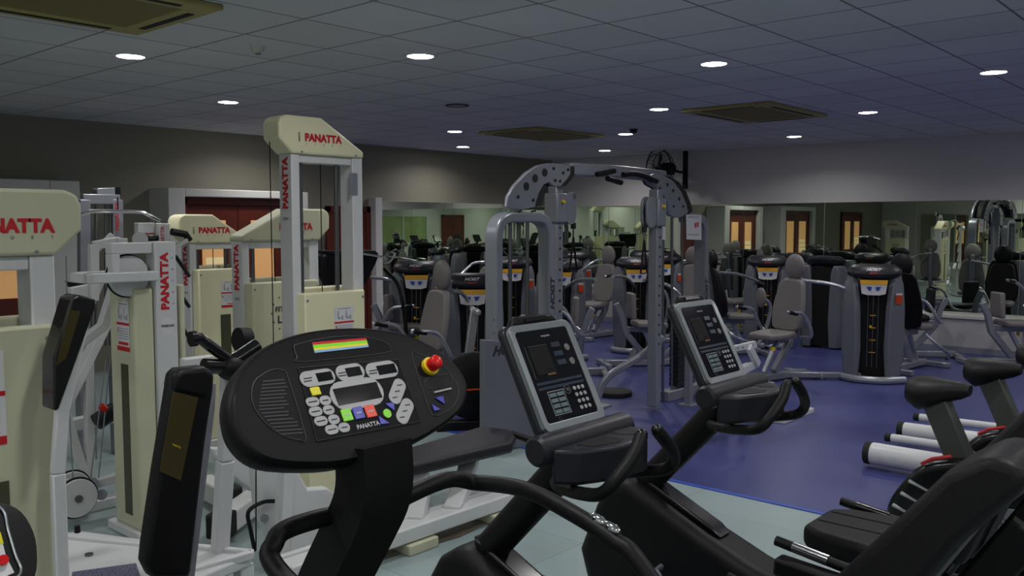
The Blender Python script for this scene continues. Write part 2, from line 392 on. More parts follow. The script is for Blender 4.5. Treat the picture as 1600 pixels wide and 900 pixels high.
for i in range(-6, 8):
    for j in range(-6, 7):
        x = 2.87 + i * ax + j * bx; y = 6.0 + i * ay + j * by
        if not (XW + .4 < x < XR - .3 and YS + .4 < y < YL - .3): continue
        if any(abs(x - k[0]) < .8 and abs(y - k[1]) < .8 for k in list(LAMP_NAMES) + [(6.13, 6.13)]): continue
        if x > 11.9 or (y > 7.0 and x < 4.2): continue
        downlight(x, y, 'lit round downlight added out of view, continuing the ceiling grid' )

def ceiling_vent(cx, cy, sx, sy, label):
    t = Thing('ceiling_vent', label, 'air conditioning vent', (cx, cy, CEIL)); z = 0
    a, b = sx / 2, sy / 2
    g = G()
    for bx0 in ((-a, -b, a, -b + .15), (-a, b - .15, a, b), (-a, -b + .15, -a + .15, b - .15), (a - .15, -b + .15, a, b - .15)):
        g.b2((bx0[0], bx0[1], -.03), (bx0[2], bx0[3], 0))
    build(g, 'frame', 'ac_plastic', t, world=False, bevel=.008)
    build(G().b2((-a + .15, -b + .15, -.026), (a - .15, b - .15, -.004)), 'intake_panel', 'ac_panel', t, world=False, bevel=.01)
    u = a - .075; v = b - .075
    for s in (-1, 1):
        build(G().b2((-a + .2, s * v - .02, -.033), (a - .2, s * v + .02, -.0305)), 'air_slot', 'rubber', t, world=False)
        build(G().b2((s * u - .02, -b + .2, -.033), (s * u + .02, b - .2, -.0305)), 'air_slot', 'rubber', t, world=False)
ceiling_vent(8.5, 4.2, 1.35, .95, 'yellowed square air vent in the ceiling between the two downlights on the right')
ceiling_vent(8.72, 7.2, 1.35, .95, 'yellowed air vent in the ceiling above the cable trainer')
ceiling_vent(1.86, 4.72, 1.35, .95, 'large yellowed air vent cut by the top left picture edge')
for (px, py), lb in {(403, 72): 'small white smoke detector on the ceiling above the tall cream tower', (990, 202): 'small dark detector on the ceiling beside a downlight'}.items():
    p = onZ(px, py, CEIL)
    t = Thing('smoke_detector', lb, 'smoke detector', p)
    build(G().tube([(0, 0, 0), (0, 0, -.02), (0, 0, -.045)], lambda s: .055 - .02 * s, 20), 'housing', 'trim_white' if px < 500 else 'dark_grey', t, world=False)
    build(G().tube([(0, 0, -.045), (0, 0, -.055)], .018, 14), 'sensor', 'grey_metal', t, world=False)

# ------------------------------------------------------------------ wall fan
def wall_fan():
    c = Vector((11.95, 7.52, 2.50)); t = Thing('wall_fan', 'black caged fan on a rod high up in front of the right wall', 'fan', (12.3, 7.22, 2.45))
    n = Vector((-.80, .30, -.05)).normalized(); a = n.orthogonal().normalized(); b = n.cross(a); R = .32
    g = G(); g.ring(c, n, R, .009, 40); g.ring(c + n * .06, n, R * .72, .005, 36); g.ring(c - n * .09, n, R * .85, .006, 36)
    for k in range(30):
        d = a * math.cos(2 * pi * k / 30) + b * math.sin(2 * pi * k / 30)
        g.tube([c + n * .085 + d * .04, c + n * .06 + d * R * .72, c + d * R, c - n * .09 + d * R * .85, c - n * .12 + d * .08], .0028, 5)
    build(g, 'cage', 'black', t)
    g = G(); 
    for k in range(3):
        u = a * math.cos(2 * pi * k / 3) + b * math.sin(2 * pi * k / 3); v = n.cross(u)
        g.prism([c + u * .04 - v * .03, c + u * .24 - v * .09 + n * .02, c + u * .26 + v * .03 - n * .02, c + u * .05 + v * .04], n * .004)
    build(g, 'blades', 'dark_grey', t)
    build(G().tube([c + n * .09, c + n * .02], .045, 18), 'hub', 'black', t)
    build(G().tube([c - n * .07, c - n * .1, c - n * .26, c - n * .28], lambda s: .1 if .2 < s < .8 else .085, 20), 'motor', 'black', t)
    g = G(); g.tube([c - n * .2, Vector((12.22, 7.30, 2.46)), Vector((12.3, 7.25, 2.46))], .02, 10)
    build(g, 'bracket', 'black', t)
    build(G().b2((12.27, 7.22, 2.2), (12.33, 7.28, CEIL)), 'hanging_rod', 'black', t)
wall_fan()

# ------------------------------------------------------------------ cream and white strength machines
XA = Vector((1, 0, 0)); YA = Vector((0, 1, 0)); ZA = Vector((0, 0, 1))
def tx(t, s, name, m, P, xd, yd, h, bold=.02, width=None, align='CENTER', parent=None, shear=0, depth=.001):
    return build(text_g(s, P, xd, yd, h, bold, depth, width, align, shear), name, m, t, parent=parent, smooth=10)

def placard(t, cx, y, z, w_, h_, nrm_side=False, x=None):
    """white instruction sheet with red bands; on a face looking to -Y, or to -X when nrm_side"""
    def R(a, b, c, d, off, m, name, parent=None):      # u0,u1,v0,v1 in 0..1
        g = G()
        if not nrm_side: g.b2((cx + (a - .5) * w_, y - off, z + (c - .5) * h_), (cx + (b - .5) * w_, y - off + .0012, z + (d - .5) * h_))
        else: g.b2((x - off, y - (a - .5) * w_, z + (c - .5) * h_), (x - off + .0012, y - (b - .5) * w_, z + (d - .5) * h_))
        return build(g, name, m, t, parent=parent)
    s = R(0, 1, 0, 1, .002, 'paper', 'instruction_sheet')
    R(0, 1, .52, .57, .0032, 'red_print', 'red_band', s); R(0, 1, 0, .09, .0032, 'red_print', 'red_band', s)
    for (a, b, c, d) in ((.16, .22, .66, .88), (.22, .3, .64, .7), (.36, .44, .62, .74), (.58, .64, .66, .88), (.64, .74, .64, .7), (.78, .86, .62, .74), (.2, .8, .93, .955)):
        R(a, b, c, d, .003, 'faint_print', 'figure_print', s)
    for k in range(5): R(.16, .9, .44 - k * .05, .455 - k * .05, .003, 'faint_print', 'text_line', s)
    R(.06, .11, .36, .46, .003, 'red_print', 'red_mark', s)
    if nrm_side: R(.12, .9, .12, .18, .003, 'red_print', 'brand_print', s)
    else: tx(t, 'PANATTA', 'brand_print', 'red_print', (cx + .12 * w_, y - .0022, z - .35 * h_), XA, ZA, h_ * .06, .03, width=w_ * .55, parent=s)
    return s

def rail_logo(t, P, xd, yd, h, part=None):
    tx(t, 'FITNESS LINE', 'side_print', 'dark_print', P, xd, yd, h, .01, width=h * 4.2)

def tower(label, x0, x1, y, zp, side, zs, hs=1.0, slot=False, plac=True, star=False, dull=False, group=None, dep=.26, letters=True):
    t = Thing('weight_stack_tower', label, 'gym machine', ((x0 + x1) / 2, y + dep / 2, 0), 0, group)
    W = x1 - x0; CR = 'cream_dull' if dull else 'cream'
    # head cover
    out = [(-.085, .08), (-.085, .165), (-.07, .195), (-.035, .21), (.40 * W, .21), (W, .035), (W, 0), (0, 0)]
    if side == 'R': out = [(W - a, b) for a, b in out]
    pts = [Vector((x0 + a, y - .015, zp + b * hs)) for a, b in out]
    hd = build(G().prism(pts, (0, .16, 0)), 'head_cover', CR, t, bevel=.012, seg=3)
    lx = x0 + W * .36 if side == 'L' else x0 + W * (.72 if zp < 1.6 and x0 > 1 else .80)
    tx(t, 'PANATTA', 'brand_lettering', 'red_print', (lx + (.03 if side == 'L' else -.02), y - .016, zp + .095 * hs), XA, ZA, .046, .055, width=.255, parent=hd)
    for k, ch in enumerate('SPORT'):
        tx(t, ch, 'small_lettering', 'dark_print', (lx + (.03 if side == 'L' else -.02) - .118 + k * .059, y - .016, zp + .058 * hs), XA, ZA, .010, 0, parent=hd)
    g = text_g('PANATTA', (lx - .135, y - .016, zp + .095 * hs), ZA, -XA, .014, .01, .001, width=.05); build(g, 'side_mark', 'dark_print', t, parent=hd)
    for sx in (.06, W - .06):
        build(G().cyl((x0 + sx, y - .016, zp + .012), (x0 + sx, y - .02, zp + .012), .006, 10), 'screw', 'grey_metal', t, parent=hd)
    # posts and rail
    for k, (a, b) in enumerate(((x0, x0 + .055), (x1 - .075, x1))):
        p = build(G().b2((a, y, .06), (b, y + .12, zp)), 'post', 'white_metal', t, bevel=.006)
        if k == 0 and letters:
            tx(t, 'PANATTA', 'side_lettering', 'red_print', (x0 - .0005, y + .06, zp - .16), ZA, YA * 1, .055, .055, width=.29, parent=p)
            tx(t, 'SPORT', 'side_lettering', 'dark_print', (x0 - .0005, y + .096, zp - .16), ZA, YA, .004, 0, width=.2, parent=p)
            tx(t, 'FITNESS LINE', 'side_lettering', 'dark_print', (x0 - .0005, y + .06, zp - .36), -YA, ZA, .016, .01, width=.05, parent=p)
    build(G().b2((x0 + .055, y + .01, zp - .045), (x1 - .075, y + .11, zp)), 'top_rail', 'white_metal', t, bevel=.004)
    for fx in (.2, .70):
        build(G().cyl((x0 + W * fx, y + .06, .12), (x0 + W * fx, y + .06, zp - .045), .0125, 14), 'guide_rod', 'steel_rod', t)
    build(G().cyl((x0 + W * .48, y + .06, zs - .15), (x0 + W * .48, y + .06, zp - .02), .003, 6), 'cable', 'black', t)
    g = G()
    for k in range(14): g.b2((x0 + .1, y + .02, .14 + k * .05), (x1 - .12, y + .1, .186 + k * .05))
    build(g, 'weight_stack', 'stack', t, bevel=.003)
    # shroud: front and back shell
    a, b = x0 + .012, x1 - .005
    f = G(); f.prism([(a, y + .02, .06), (a + .03, y - .05, .06), (b - .03, y - .05, .06), (b, y + .02, .06)], (0, 0, zs - .06))
    sh = build(f, 'front_shroud', CR, t, bevel=.008)
    build(G().b2((a + .03, y + .12, .06), (b, y + .17, zs + .02)), 'rear_shroud', CR, t, bevel=.01)
    for sx in (a + .045, b - .045): build(G().cyl((sx, y - .051, zs - .04), (sx, y - .055, zs - .04), .007, 10), 'screw', 'grey_metal', t, parent=sh)
    if plac: placard(t, x0 + W * .62, y - .05, zs - .19, .14, .2)
    if slot: build(G().b2((x0 + W * .45, y - .0525, .35), (x0 + W * .63, y - .0505, zs - .34)), 'stack_window', 'olive_dark', t)
    if star:
        cxs = x0 + W * .50; cz = zs - .2
        for k in range(12):
            an = 2 * pi * k / 12; c = Vector((cxs + .115 * math.cos(an), y - .0505, cz + .115 * math.sin(an)))
            build(G().prism([c + Vector((.009 * (1 if q % 2 == 0 else .42) * math.sin(q * pi / 5), 0, .009 * (1 if q % 2 == 0 else .42) * math.cos(q * pi / 5))) for q in range(10)], (0, -.001, 0)), 'star_print', 'dark_print', t, parent=sh)
        tx(t, 'FITNESS', 'logo_lettering', 'dark_print', (cxs, y - .051, cz + .025), XA, ZA, .036, .03, width=.175, parent=sh)
        tx(t, 'LINE', 'logo_lettering', 'dark_print', (cxs, y - .051, cz - .04), XA, ZA, .05, .03, width=.14, parent=sh)
    build(G().b2((x0 - .03, y - .08, 0), (x1 + .03, y + dep + .02, .06)), 'base_frame', 'white_metal', t, bevel=.008)
    return t

t1 = tower('tallest cream-headed white cable tower with red lettering, standing centre left', 2.9, 3.4, 4.2, 2.04, 'L', 1.26)
build(G().cyl((2.83, 4.3, .1), (2.83, 4.3, 2.12), .003, 6), 'cable', 'black', t1)
build(G().b2((3.30, 4.196, 1.82), (3.36, 4.199, 1.95)), 'adjuster_plate', 'grey_metal', t1)
t3 = tower('low cream-headed weight tower with slot window, in front of the glazed double door', 3.26, 3.72, 6.0, 1.51, 'L', 1.32, slot=True)
t4 = tower('cream-headed weight tower half hidden behind the tallest tower, head sloping to the left', 3.02, 3.60, 4.92, 1.54, 'R', 1.28, star=True, plac=False, dull=True)
t0 = tower('large cream-headed weight tower cut off by the left picture edge', .62, 1.165, 3.0, 1.55, 'R', 1.33, plac=False, dull=True, hs=1.0)
placard(t0, .90, 2.95, 1.12, .17, .29)
build(G().b2((.8, 2.944, .3), (.985, 2.9465, .86)), 'stack_window', 'olive_dark', t0)
# copies deeper in the room, seen only in the mirrors
for k, (src, x, y, rz, lb) in enumerate(((t3, -.6, 7.2, pi / 2, 'cream-headed tower among the machines in the mirror reflection, left one'), (t1, -1.2, 4.6, pi / 2, 'tall cream-headed tower in the mirror reflection'),
        (t4, .4, 8.0, pi / 2, 'cream-headed tower near the door in the mirror reflection'), (t3, 5.4, 8.2, pi, 'cream-headed tower seen from behind beside the glazed door'))):
    if k == 3: continue
    copy_tree(src.o, loc=(x, y, 0), rotz=rz, label=lb)

# second machine: slim column with lettering, cream cover with slot, pulley wheel
t = Thing('pulley_column_machine', 'slim white column machine with vertical red lettering and a big top pulley', 'gym machine', (2.2, 4.55, 0))
col = build(G().b2((2.20, 4.40, .06), (2.315, 4.50, 1.56)), 'column', 'white_metal', t, bevel=.006)
tx(t, 'PANATTA', 'side_lettering', 'red_print', (2.248, 4.3995, 1.355), ZA, -XA, .046, .055, width=.30, parent=col)
for k, ch in enumerate('SPORT'): tx(t, ch, 'side_lettering', 'dark_print', (2.293, 4.3995, 1.235 + k * .06), ZA, -XA, .010, .01, parent=col)
build(G().prism([Vector((2.258 + .04 * math.cos(q), 4.399, 1.12 + .045 * math.sin(q))) for q in [k * pi / 12 for k in range(24)]], (0, .0008, 0)), 'logo_disc', 'paper', t, parent=col)
tx(t, 'FITNESS LINE', 'logo_lettering', 'dark_print', (2.258, 4.3982, 1.12), XA, ZA, .014, .02, width=.07, parent=col)
cv = build(G().prism([(2.10, 4.44, .05), (2.10, 4.72, .05), (2.19, 4.76, .05), (2.197, 4.42, .05)], (0, 0, 1.27)), 'cover', 'cream_dull', t, bevel=.014, seg=3)
placard(t, 0, 4.56, 1.12, .14, .26, True, 2.099)
build(G().b2((2.0975, 4.52, .12), (2.0992, 4.6, .92)), 'stack_window', 'olive_dark', t)
build(G().b2((2.34, 4.42, .05), (2.37, 4.7, 1.33)), 'rear_cover', 'cream_dull', t, bevel=.01)
g = G(); g.b2((1.99, 4.42, 1.50), (2.2, 4.5, 1.555)); g.b2((1.99, 4.42, 1.36), (2.03, 4.5, 1.5)); build(g, 'top_arm', 'white_metal', t, bevel=.005)
g = G(); g.b2((1.84, 4.36, 1.36), (2.2, 4.41, 1.41)); g.b2((1.84, 4.55, 1.36), (2.2, 4.6, 1.41)); g.b2((1.84, 4.36, 1.36), (1.88, 4.6, 1.41)); build(g, 'pulley_bracket', 'white_metal', t, bevel=.006)
wc = Vector((2.09, 4.48, 1.385))
pw = build(G().cyl(wc - YA * .03, wc + YA * .03, .105, 36), 'pulley_wheel', 'white_metal', t, bevel=.006)
build(G().ring(wc, YA, .107, .006, 40), 'belt', 'black', t)
build(G().cyl(wc - YA * .045, wc + YA * .05, .016), 'axle', 'steel_rod', t, parent=pw)
build(G().b2((2.08, 4.42, 0), (2.38, 4.78, .05)), 'base_frame', 'white_metal', t, bevel=.008)

# white frame machine between the left tower and the slim column (cams, diagonal members, cables)
t = Thing('lever_frame_machine', 'white lever machine with diagonal arms, cables and black-rimmed pulleys behind the left tower', 'gym machine', (2.0, 5.3, 0))
def YY(px, py, Y): return onY(px, py, Y)
YF = 5.2
g = G()
g.beam([YY(146, 470, YF), YY(146, 382, YF)], .05, .05); g.beam([YY(146, 384, YF), YY(186, 376, YF)], .05, .05); g.beam([YY(188, 372, YF), YY(188, 445, YF)], .07, .06)
g.beam([YY(150, 392, YF + .12), YY(175, 366, YF + .12)], .03, .03)
build(g, 'upper_frame', 'white_metal', t, bevel=.006)
g = G(); g.beam([YY(196, 440, YF), YY(98, 640, YF)], .09, .05); g.beam([YY(92, 560, YF - .3), YY(160, 510, YF - .3), YY(182, 440, YF - .3)], .06, .05)
build(g, 'diagonal_arm', 'white_metal', t, bevel=.006)
g = G(); g.beam([YY(138, 560, YF), YY(141, 812, YF)], .045, .05); g.beam([YY(100, 640, YF), YY(140, 770, YF)], .045, .05); g.beam([YY(84, 670, YF + .1), YY(185, 648, YF + .1)], .07, .07)
build(g, 'lower_frame', 'white_metal', t, bevel=.006)
g = G(); g.prism([YY(112, 450, YF), YY(165, 440, YF), YY(150, 475, YF), YY(112, 500, YF)], (0, .06, 0)); build(g, 'gusset_plate', 'white_metal', t, bevel=.006)
for k, (px, py, r, Y) in enumerate(((120, 778, .105, 4.9), (112, 764, .1, 5.1))):
    c = YY(px, py, Y); p = build(G().cyl(c - YA * .02, c + YA * .02, r, 32), 'pulley_wheel', 'white_metal', t, bevel=.004)
    build(G().ring(c, YA, r + .003, .007, 36), 'rim', 'black', t, parent=p); build(G().cyl(c - YA * .035, c - YA * .02, .02), 'axle', 'steel_rod', t, parent=p)
g = G(); g.prism([YY(95, 748, 4.95), YY(128, 752, 4.95), YY(128, 805, 4.95), YY(95, 800, 4.95)], (0, .03, 0)); build(g, 'cam_plate', 'white_metal', t, bevel=.004)
for a, b in (((103, 400), (108, 640)), ((108, 640), (117, 800)), ((166, 560), (140, 760)), ((172, 560), (152, 770))):
    build(G().cyl(YY(*a, 5.0), YY(*b, 5.0), .0035, 6), 'cable', 'grey_metal', t)
g = G(); g.beam([YY(150, 755, 5.0), YY(185, 745, 5.0)], .05, .05); build(g, 'foot_bar', 'white_metal', t, bevel=.006)
for px, py in ((145, 755), (159, 773)): build(G().cyl(YY(px, py, 4.97), YY(px, py, 4.93), .03), 'roller', 'grey_metal', t)
g = G(); g.tube([YY(157, 634, 5.0), YY(165, 640, 5.0)], .018, 10); build(g, 'red_knob', 'red_plastic', t)
g = G(); g.tube([YY(150, 660, 5.1), YY(180, 640, 5.1)], .05, 14); build(g, 'foam_roller', 'vinyl_black', t)
g = G(); g.beam([YY(112, 450, 5.4), YY(137, 432, 5.4)], .12, .1); build(g, 'small_pad', 'vinyl_black', t, bevel=.02)
build(G().b2((1.6, 5.1, 0), (2.5, 5.2, .06)), 'base_frame', 'white_metal', t, bevel=.006)

# tall reclining pad behind the left tower
def slab_px(t, pts, Y, th, name, m, bevel=.02, parent=None, seg=3):
    return build(G().prism([onY(a, b, Y) for a, b in pts], (0, th, 0)), name, m, t, parent=parent, bevel=bevel, seg=seg)
t = Thing('reclining_bench', 'steeply tilted glossy black back pad on white frame just right of the left tower', 'gym bench', (1.12, 2.75, 0))
slab_px(t, [(112, 466), (122, 460), (150, 467), (150, 480), (92, 642), (84, 642), (84, 560)], 2.7, .09, 'back_pad', 'vinyl_gloss')
slab_px(t, [(108, 485), (126, 486), (104, 560), (88, 572)], 2.698, .004, 'glossy_panel', 'olive_gloss', .001)
g = G(); g.beam([onY(130, 490, 2.83), onY(97, 640, 2.83), onY(90, 740, 2.83)], .028, .04); build(g, 'pad_frame', 'white_metal', t, bevel=.005)
p = onY(90, 740, 2.83); build(G().beam([p, (p.x, p.y, 0)], .03, .04), 'post', 'white_metal', t, bevel=.005)

# black back pad with the gloss panel, in front
t = Thing('back_pad_bench', 'upright black bench pad with olive gloss panel, left of the oval control console', 'gym bench', (1.12, 2.2, 0))
YB = 2.15
bp = slab_px(t, [(283, 578), (322, 573), (337, 582), (336, 612), (324, 690), (300, 905), (238, 905), (226, 880), (229, 850), (246, 735), (268, 600), (273, 584)], YB, .05, 'back_pad', 'vinyl_black', .018)
slab_px(t, [(271, 612), (310, 621), (283, 752), (250, 737)], YB - .0015, .004, 'gloss_panel', 'olive_gloss', .001)
slab_px(t, [(274, 585), (284, 577), (322, 573), (337, 583), (335, 616), (318, 624), (270, 612)], YB - .006, .062, 'pad_cap', 'vinyl_black', .014)
tx(t, 'PANATTA', 'gold_lettering', 'yellow', onY(276, 697, YB - .003), (onY(284, 701, YB) - onY(268, 694, YB)), ZA, .006, .01, width=.026)
slab_px(t, [(326, 660), (338, 600), (336, 640), (304, 905), (296, 905)], YB + .05, .02, 'backing_board', 'grey_metal', .002)
g = G(); g.beam([onY(290, 640, YB + .1), onY(262, 905, YB + .1), (1.13, YB + .1, .45)], .05, .04); g.beam([(1.13, YB + .1, .46), (1.13, YB + .1, 0)], .05, .05); build(g, 'pad_frame', 'white_metal', t, bevel=.005)

# black jointed arms of the machine behind that pad
t = Thing('lever_arm_machine', 'black jointed lever arms on a white machine behind the back pad', 'gym machine', (1.75, 3.2, 0))
YL2 = 3.1
g = G(); g.tube([onY(302, 530, YL2), onY(312, 528, YL2), onY(330, 542, YL2), onY(362, 565, YL2)], .022, 12); build(g, 'upper_arm', 'black_gloss', t)
g = G(); g.tube([onY(298, 530, YL2), onY(306, 529, YL2)], .03, 12); build(g, 'joint', 'black_gloss', t)
g = G(); g.tube([onY(318, 572, YL2), onY(345, 573, YL2), onY(372, 560, YL2), onY(402, 540, YL2)], .03, 12); build(g, 'lower_arm', 'black_gloss', t)
g = G(); g.ell(onY(362, 575, YL2), (.06, .05, .05)); build(g, 'hinge', 'black', t)
g = G(); g.tube([onY(371, 530, YL2 + .6), onY(388, 530, YL2 + .6)], .055, 18); build(g, 'foam_roller', 'vinyl_black', t)
g = G(); g.beam([onY(356, 590, YL2 + .05), onY(352, 720, YL2 + .05)], .045, .05); build(g, 'upright', 'white_metal', t, bevel=.005)
q = onY(352, 720, YL2 + .05); build(G().beam([q, (q.x, q.y + .1, .05)], .05, .06), 'post', 'white_metal', t, bevel=.005)
g = G(); g.beam([onY(285, 568, YL2 + .3), onY(330, 562, YL2 + .3)], .05, .04); build(g, 'side_bar', 'white_metal', t, bevel=.005)

# white seat frame on the floor, between the left tower and the oval console
t = Thing('machine_floor_frame', 'low white steel frame plate with a bolt, at the bottom left', 'gym machine', (1.5, 3.3, 0))
zf = .33
f = lambda px, py, z=zf: onZ(px, py, z)
g = G(); g.prism([f(97, 832), f(130, 829), f(300, 852), f(392, 858), f(392, 866), f(300, 905), f(250, 980), f(97, 990)], (0, 0, -.05)); build(g, 'seat_plate', 'white_metal', t, bevel=.01)
g = G(); g.beam([f(97, 840), f(250, 855)], .03, .03); g.beam([f(240, 850), f(395, 866)], .03, .035); g.beam([f(300, 893), f(395, 866)], .03, .035); build(g, 'raised_edge', 'white_metal', t, bevel=.006)
c = f(139, 868); build(G().cyl(c, c + ZA * .008, .016), 'bolt', 'steel_rod', t)
c = f(121, 832); build(G().cyl(c, c + ZA * .03, .012), 'cable_stop', 'black', t)
for px, py in ((110, 850), (380, 864), (200, 890)):
    q = f(px, py); build(G().b2((q.x - .03, q.y - .03, 0), (q.x + .03, q.y + .03, zf - .04)), 'leg', 'white_metal', t, bevel=.005)
t = Thing('exercise_mat', 'purple glitter pad lying at the bottom edge', 'mat', f(180, 895, zf + .02))
build(G().prism([f(112, 893, zf + .02), f(213, 879, zf + .02), f(222, 905, zf + .02), f(226, 930, zf + .02), f(116, 930, zf + .02)], (0, 0, -.018)), 'pad', 'glitter', t, bevel=.004)

# white machine base with black rubber feet under the oval console
t = Thing('leg_machine', 'white leg machine with side plates and black rubber feet, below and behind the oval console', 'gym machine', (2.4, 3.7, 0))
YQ = 3.65
g = G(); g.prism([onY(395, 700, YQ), onY(440, 690, YQ), onY(482, 765, YQ), onY(512, 762, YQ), onY(528, 775, YQ), onY(532, 800, YQ), onY(500, 880, YQ), onY(440, 880, YQ), onY(404, 800, YQ)], (0, .06, 0))
build(g, 'side_plate', 'white_metal', t, bevel=.01)
g = G(); g.prism([onY(330, 700, YQ + .3), onY(400, 700, YQ + .3), onY(396, 770, YQ + .3), onY(345, 730, YQ + .3)], (0, .05, 0)); build(g, 'rear_plate', 'white_metal', t, bevel=.01)
g = G(); g.beam([onY(450, 690, YQ - .1), (2.35, YQ - .1, 0.06)], .07, .06); build(g, 'upright', 'white_metal', t, bevel=.006)
for k, (a, b, c_) in enumerate((((322, 752), (345, 745), (352, 775)), ((338, 812), (385, 790), (388, 822)))):
    z0 = .09
    p0 = onZ(a[0], a[1] + 8, z0); p1 = onZ(345 + k * 10, 765 + k * 42, z0)
ft = [((318, 758), (352, 775)), ((398, 782), (352, 815))]
for a, b in ft:
    pa = onZ(*a, .09); pb = onZ(*b, .09); d = (pb - pa).normalized()
    build(G().beam([pa, pb], .11, .12), 'foot', 'white_metal', t, bevel=.012)
    build(G().beam([pb - d * .015, pb + d * .10], .125, .13), 'rubber_foot', 'rubber', t, bevel=.012)
g = G(); g.cyl(onY(413, 810, YQ - .012), onY(413, 810, YQ - .002), .02); build(g, 'bolt', 'chrome', t)
g = G(); g.tube(smooth_path([onY(430, 783, YQ - .03), onY(410, 785, YQ - .05), onY(388, 800, YQ - .05), onY(392, 830, YQ - .05), onY(398, 860, YQ - .03)]), .01, 8); build(g, 'hose', 'black', t)
build(G().cyl(onY(400, 660, YQ - .05), onY(400, 860, YQ - .05), .003, 6), 'cable', 'black', t)

# bench with dark pad on the long white beam
t = Thing('flat_bench', 'dark padded bench on a long white floor beam right of the oval console', 'gym bench', (3.4, 3.5, 0))
zb = .42
pad = [onZ(612, 706, zb), onZ(622, 730, zb), onZ(800, 690, zb), onZ(806, 680, zb), onZ(798, 670, zb), onZ(752, 665, zb)]
build(G().prism(pad, (0, 0, -.07)), 'pad', 'vinyl_dark', t, bevel=.022, seg=4)
lo = [onZ(615, 715, zb - .07), onZ(620, 727, zb - .07), onZ(796, 690, zb - .07), onZ(755, 672, zb - .07)]
build(G().prism(lo, (0, 0, -.02)), 'pad_board', 'black', t, bevel=.004)
pa = onZ(440, 893, .1); pb = onZ(800, 772, .1)
build(G().beam([pa, pb], .16, .08), 'floor_beam', 'white_metal', t, bevel=.01)
build(G().beam([pa + ZA * .045 + YA * .05, pb + ZA * .045 + YA * .05], .035, .012), 'beam_lip', 'white_metal', t, bevel=.003)
for s_, e_, w_ in (((648, 815), (655, 742), .10), ((706, 800), (738, 705), .10)):
    q0 = onZ(*s_, .12); q1 = onZ(*e_, zb - .1)
    q1 = Vector((q1.x, q1.y, zb - .085))
    build(G().beam([q0, (q0 + q1) / 2 + XA * .02, q1], w_, .07), 'leg', 'white_metal', t, bevel=.01)
q = pa * .1 + pb * .9
for s_ in (.12, .5, .9):
    q = pa.lerp(pb, s_); build(G().b2((q.x - .1, q.y - .1, 0), (q.x + .1, q.y + .1, .055)), 'foot', 'cream_dull', t, bevel=.008)
g = G(); g.tube([onZ(800, 678, zb - .03), onZ(835, 690, zb - .03)], .02, 10); build(g, 'adjuster_post', 'black', t)

# tall cable machine with a pulldown bar in the back left
t = Thing('pulldown_machine', 'grey cable pulldown machine with a curved chrome bar, far back by the left wall', 'gym machine', (2.85, 6.4, 0))
YC = 6.3
g = G(); g.beam([YY(131, 312, YC), YY(131, 560, YC)], .06, .07); g.beam([YY(182, 312, YC), YY(184, 560, YC)], .06, .07); g.beam([YY(128, 311, YC), YY(186, 312, YC)], .05, .07)
build(g, 'frame', 'grey_metal', t, bevel=.005)
q = YY(131, 560, YC); g = G().b2((q.x - .05, YC - .05, 0), (q.x + .05, YC + .05, q.z)); q = YY(184, 560, YC); g.b2((q.x - .05, YC - .05, 0), (q.x + .05, YC + .05, q.z)); build(g, 'lower_frame', 'grey_metal', t, bevel=.005)
for px in (143, 150, 165, 172): build(G().cyl(YY(px, 316, YC), YY(px, 540, YC), .01, 8), 'guide_rod', 'steel_rod', t)
build(G().prism([YY(152, 294, YC), YY(180, 293, YC), YY(182, 308, YC), YY(152, 310, YC)], (0, .08, 0)), 'pulley_housing', 'grey_metal', t, bevel=.006)
g = G(); g.tube([YY(184, 293, YC), YY(184, 310, YC)], .02, 10); build(g, 'pulley', 'black', t)
g = G(); g.tube(smooth_path([YY(122, 338, YC - .3), YY(135, 332, YC - .3), YY(150, 330, YC - .3), YY(215, 331, YC - .3), YY(232, 336, YC - .3), YY(250, 345, YC - .3)]), .014, 10); build(g, 'pulldown_bar', 'chrome', t)
build(G().cyl(YY(184, 308, YC - .3), YY(184, 331, YC - .3), .004, 6), 'bar_cable', 'black', t)
tx(t, 'PANATTA', 'side_lettering', 'red_print', YY(183, 338, YC - .04), ZA, -XA, .03, .02, width=.2)

# small white machine top behind the slim column
t = Thing('rowing_machine', 'small white weight machine with red lettering behind the slim column', 'gym machine', (2.95, 6.0, 0))
YD = 5.8
slab_px(t, [(216, 348), (242, 348), (242, 372), (216, 372)], YD, .06, 'head_sheet', 'paper', .003)
slab_px(t, [(216, 364), (242, 364), (242, 366), (216, 366)], YD - .002, .003, 'red_band', 'red_print', 0)
g = G(); g.beam([YY(254, 349, YD), YY(254, 540, YD)], .07, .07); build(g, 'post', 'white_metal', t, bevel=.005)
tx(t, 'PANATTA', 'side_lettering', 'red_print', YY(254, 372, YD - .04), ZA, -XA, .028, .02, width=.16)
q = YY(254, 540, YD); build(G().b2((q.x - .04, YD - .04, 0), (q.x + .04, YD + .04, q.z)), 'lower_post', 'white_metal', t, bevel=.005)
build(G().cyl(YY(219, 374, YD - .05), YY(219, 374, YD), .05), 'cam', 'white_metal', t)
build(G().tube([YY(226, 370, YD), YY(235, 374, YD), YY(250, 371, YD)], .02, 8), 'grip', 'black', t)
g = G(); g.beam([YY(262, 392, YD), YY(292, 375, YD)], .04, .03); build(g, 'lever', 'white_metal', t, bevel=.004)
g = G(); g.tube([YY(268, 362, YD), YY(290, 366, YD), YY(296, 376, YD)], .025, 10); build(g, 'grip_bar', 'black', t)
for k in range(4):
    build(G().tube([YY(274, 400 + k * 48, YD), YY(296, 432 + k * 48, YD)], .013, 6), 'cable_guard', 'dark_grey', t)
g = G(); g.beam([YY(286, 580, YD), YY(262, 555, YD)], .2, .02); build(g, 'plate', 'white_metal', t, bevel=.004)

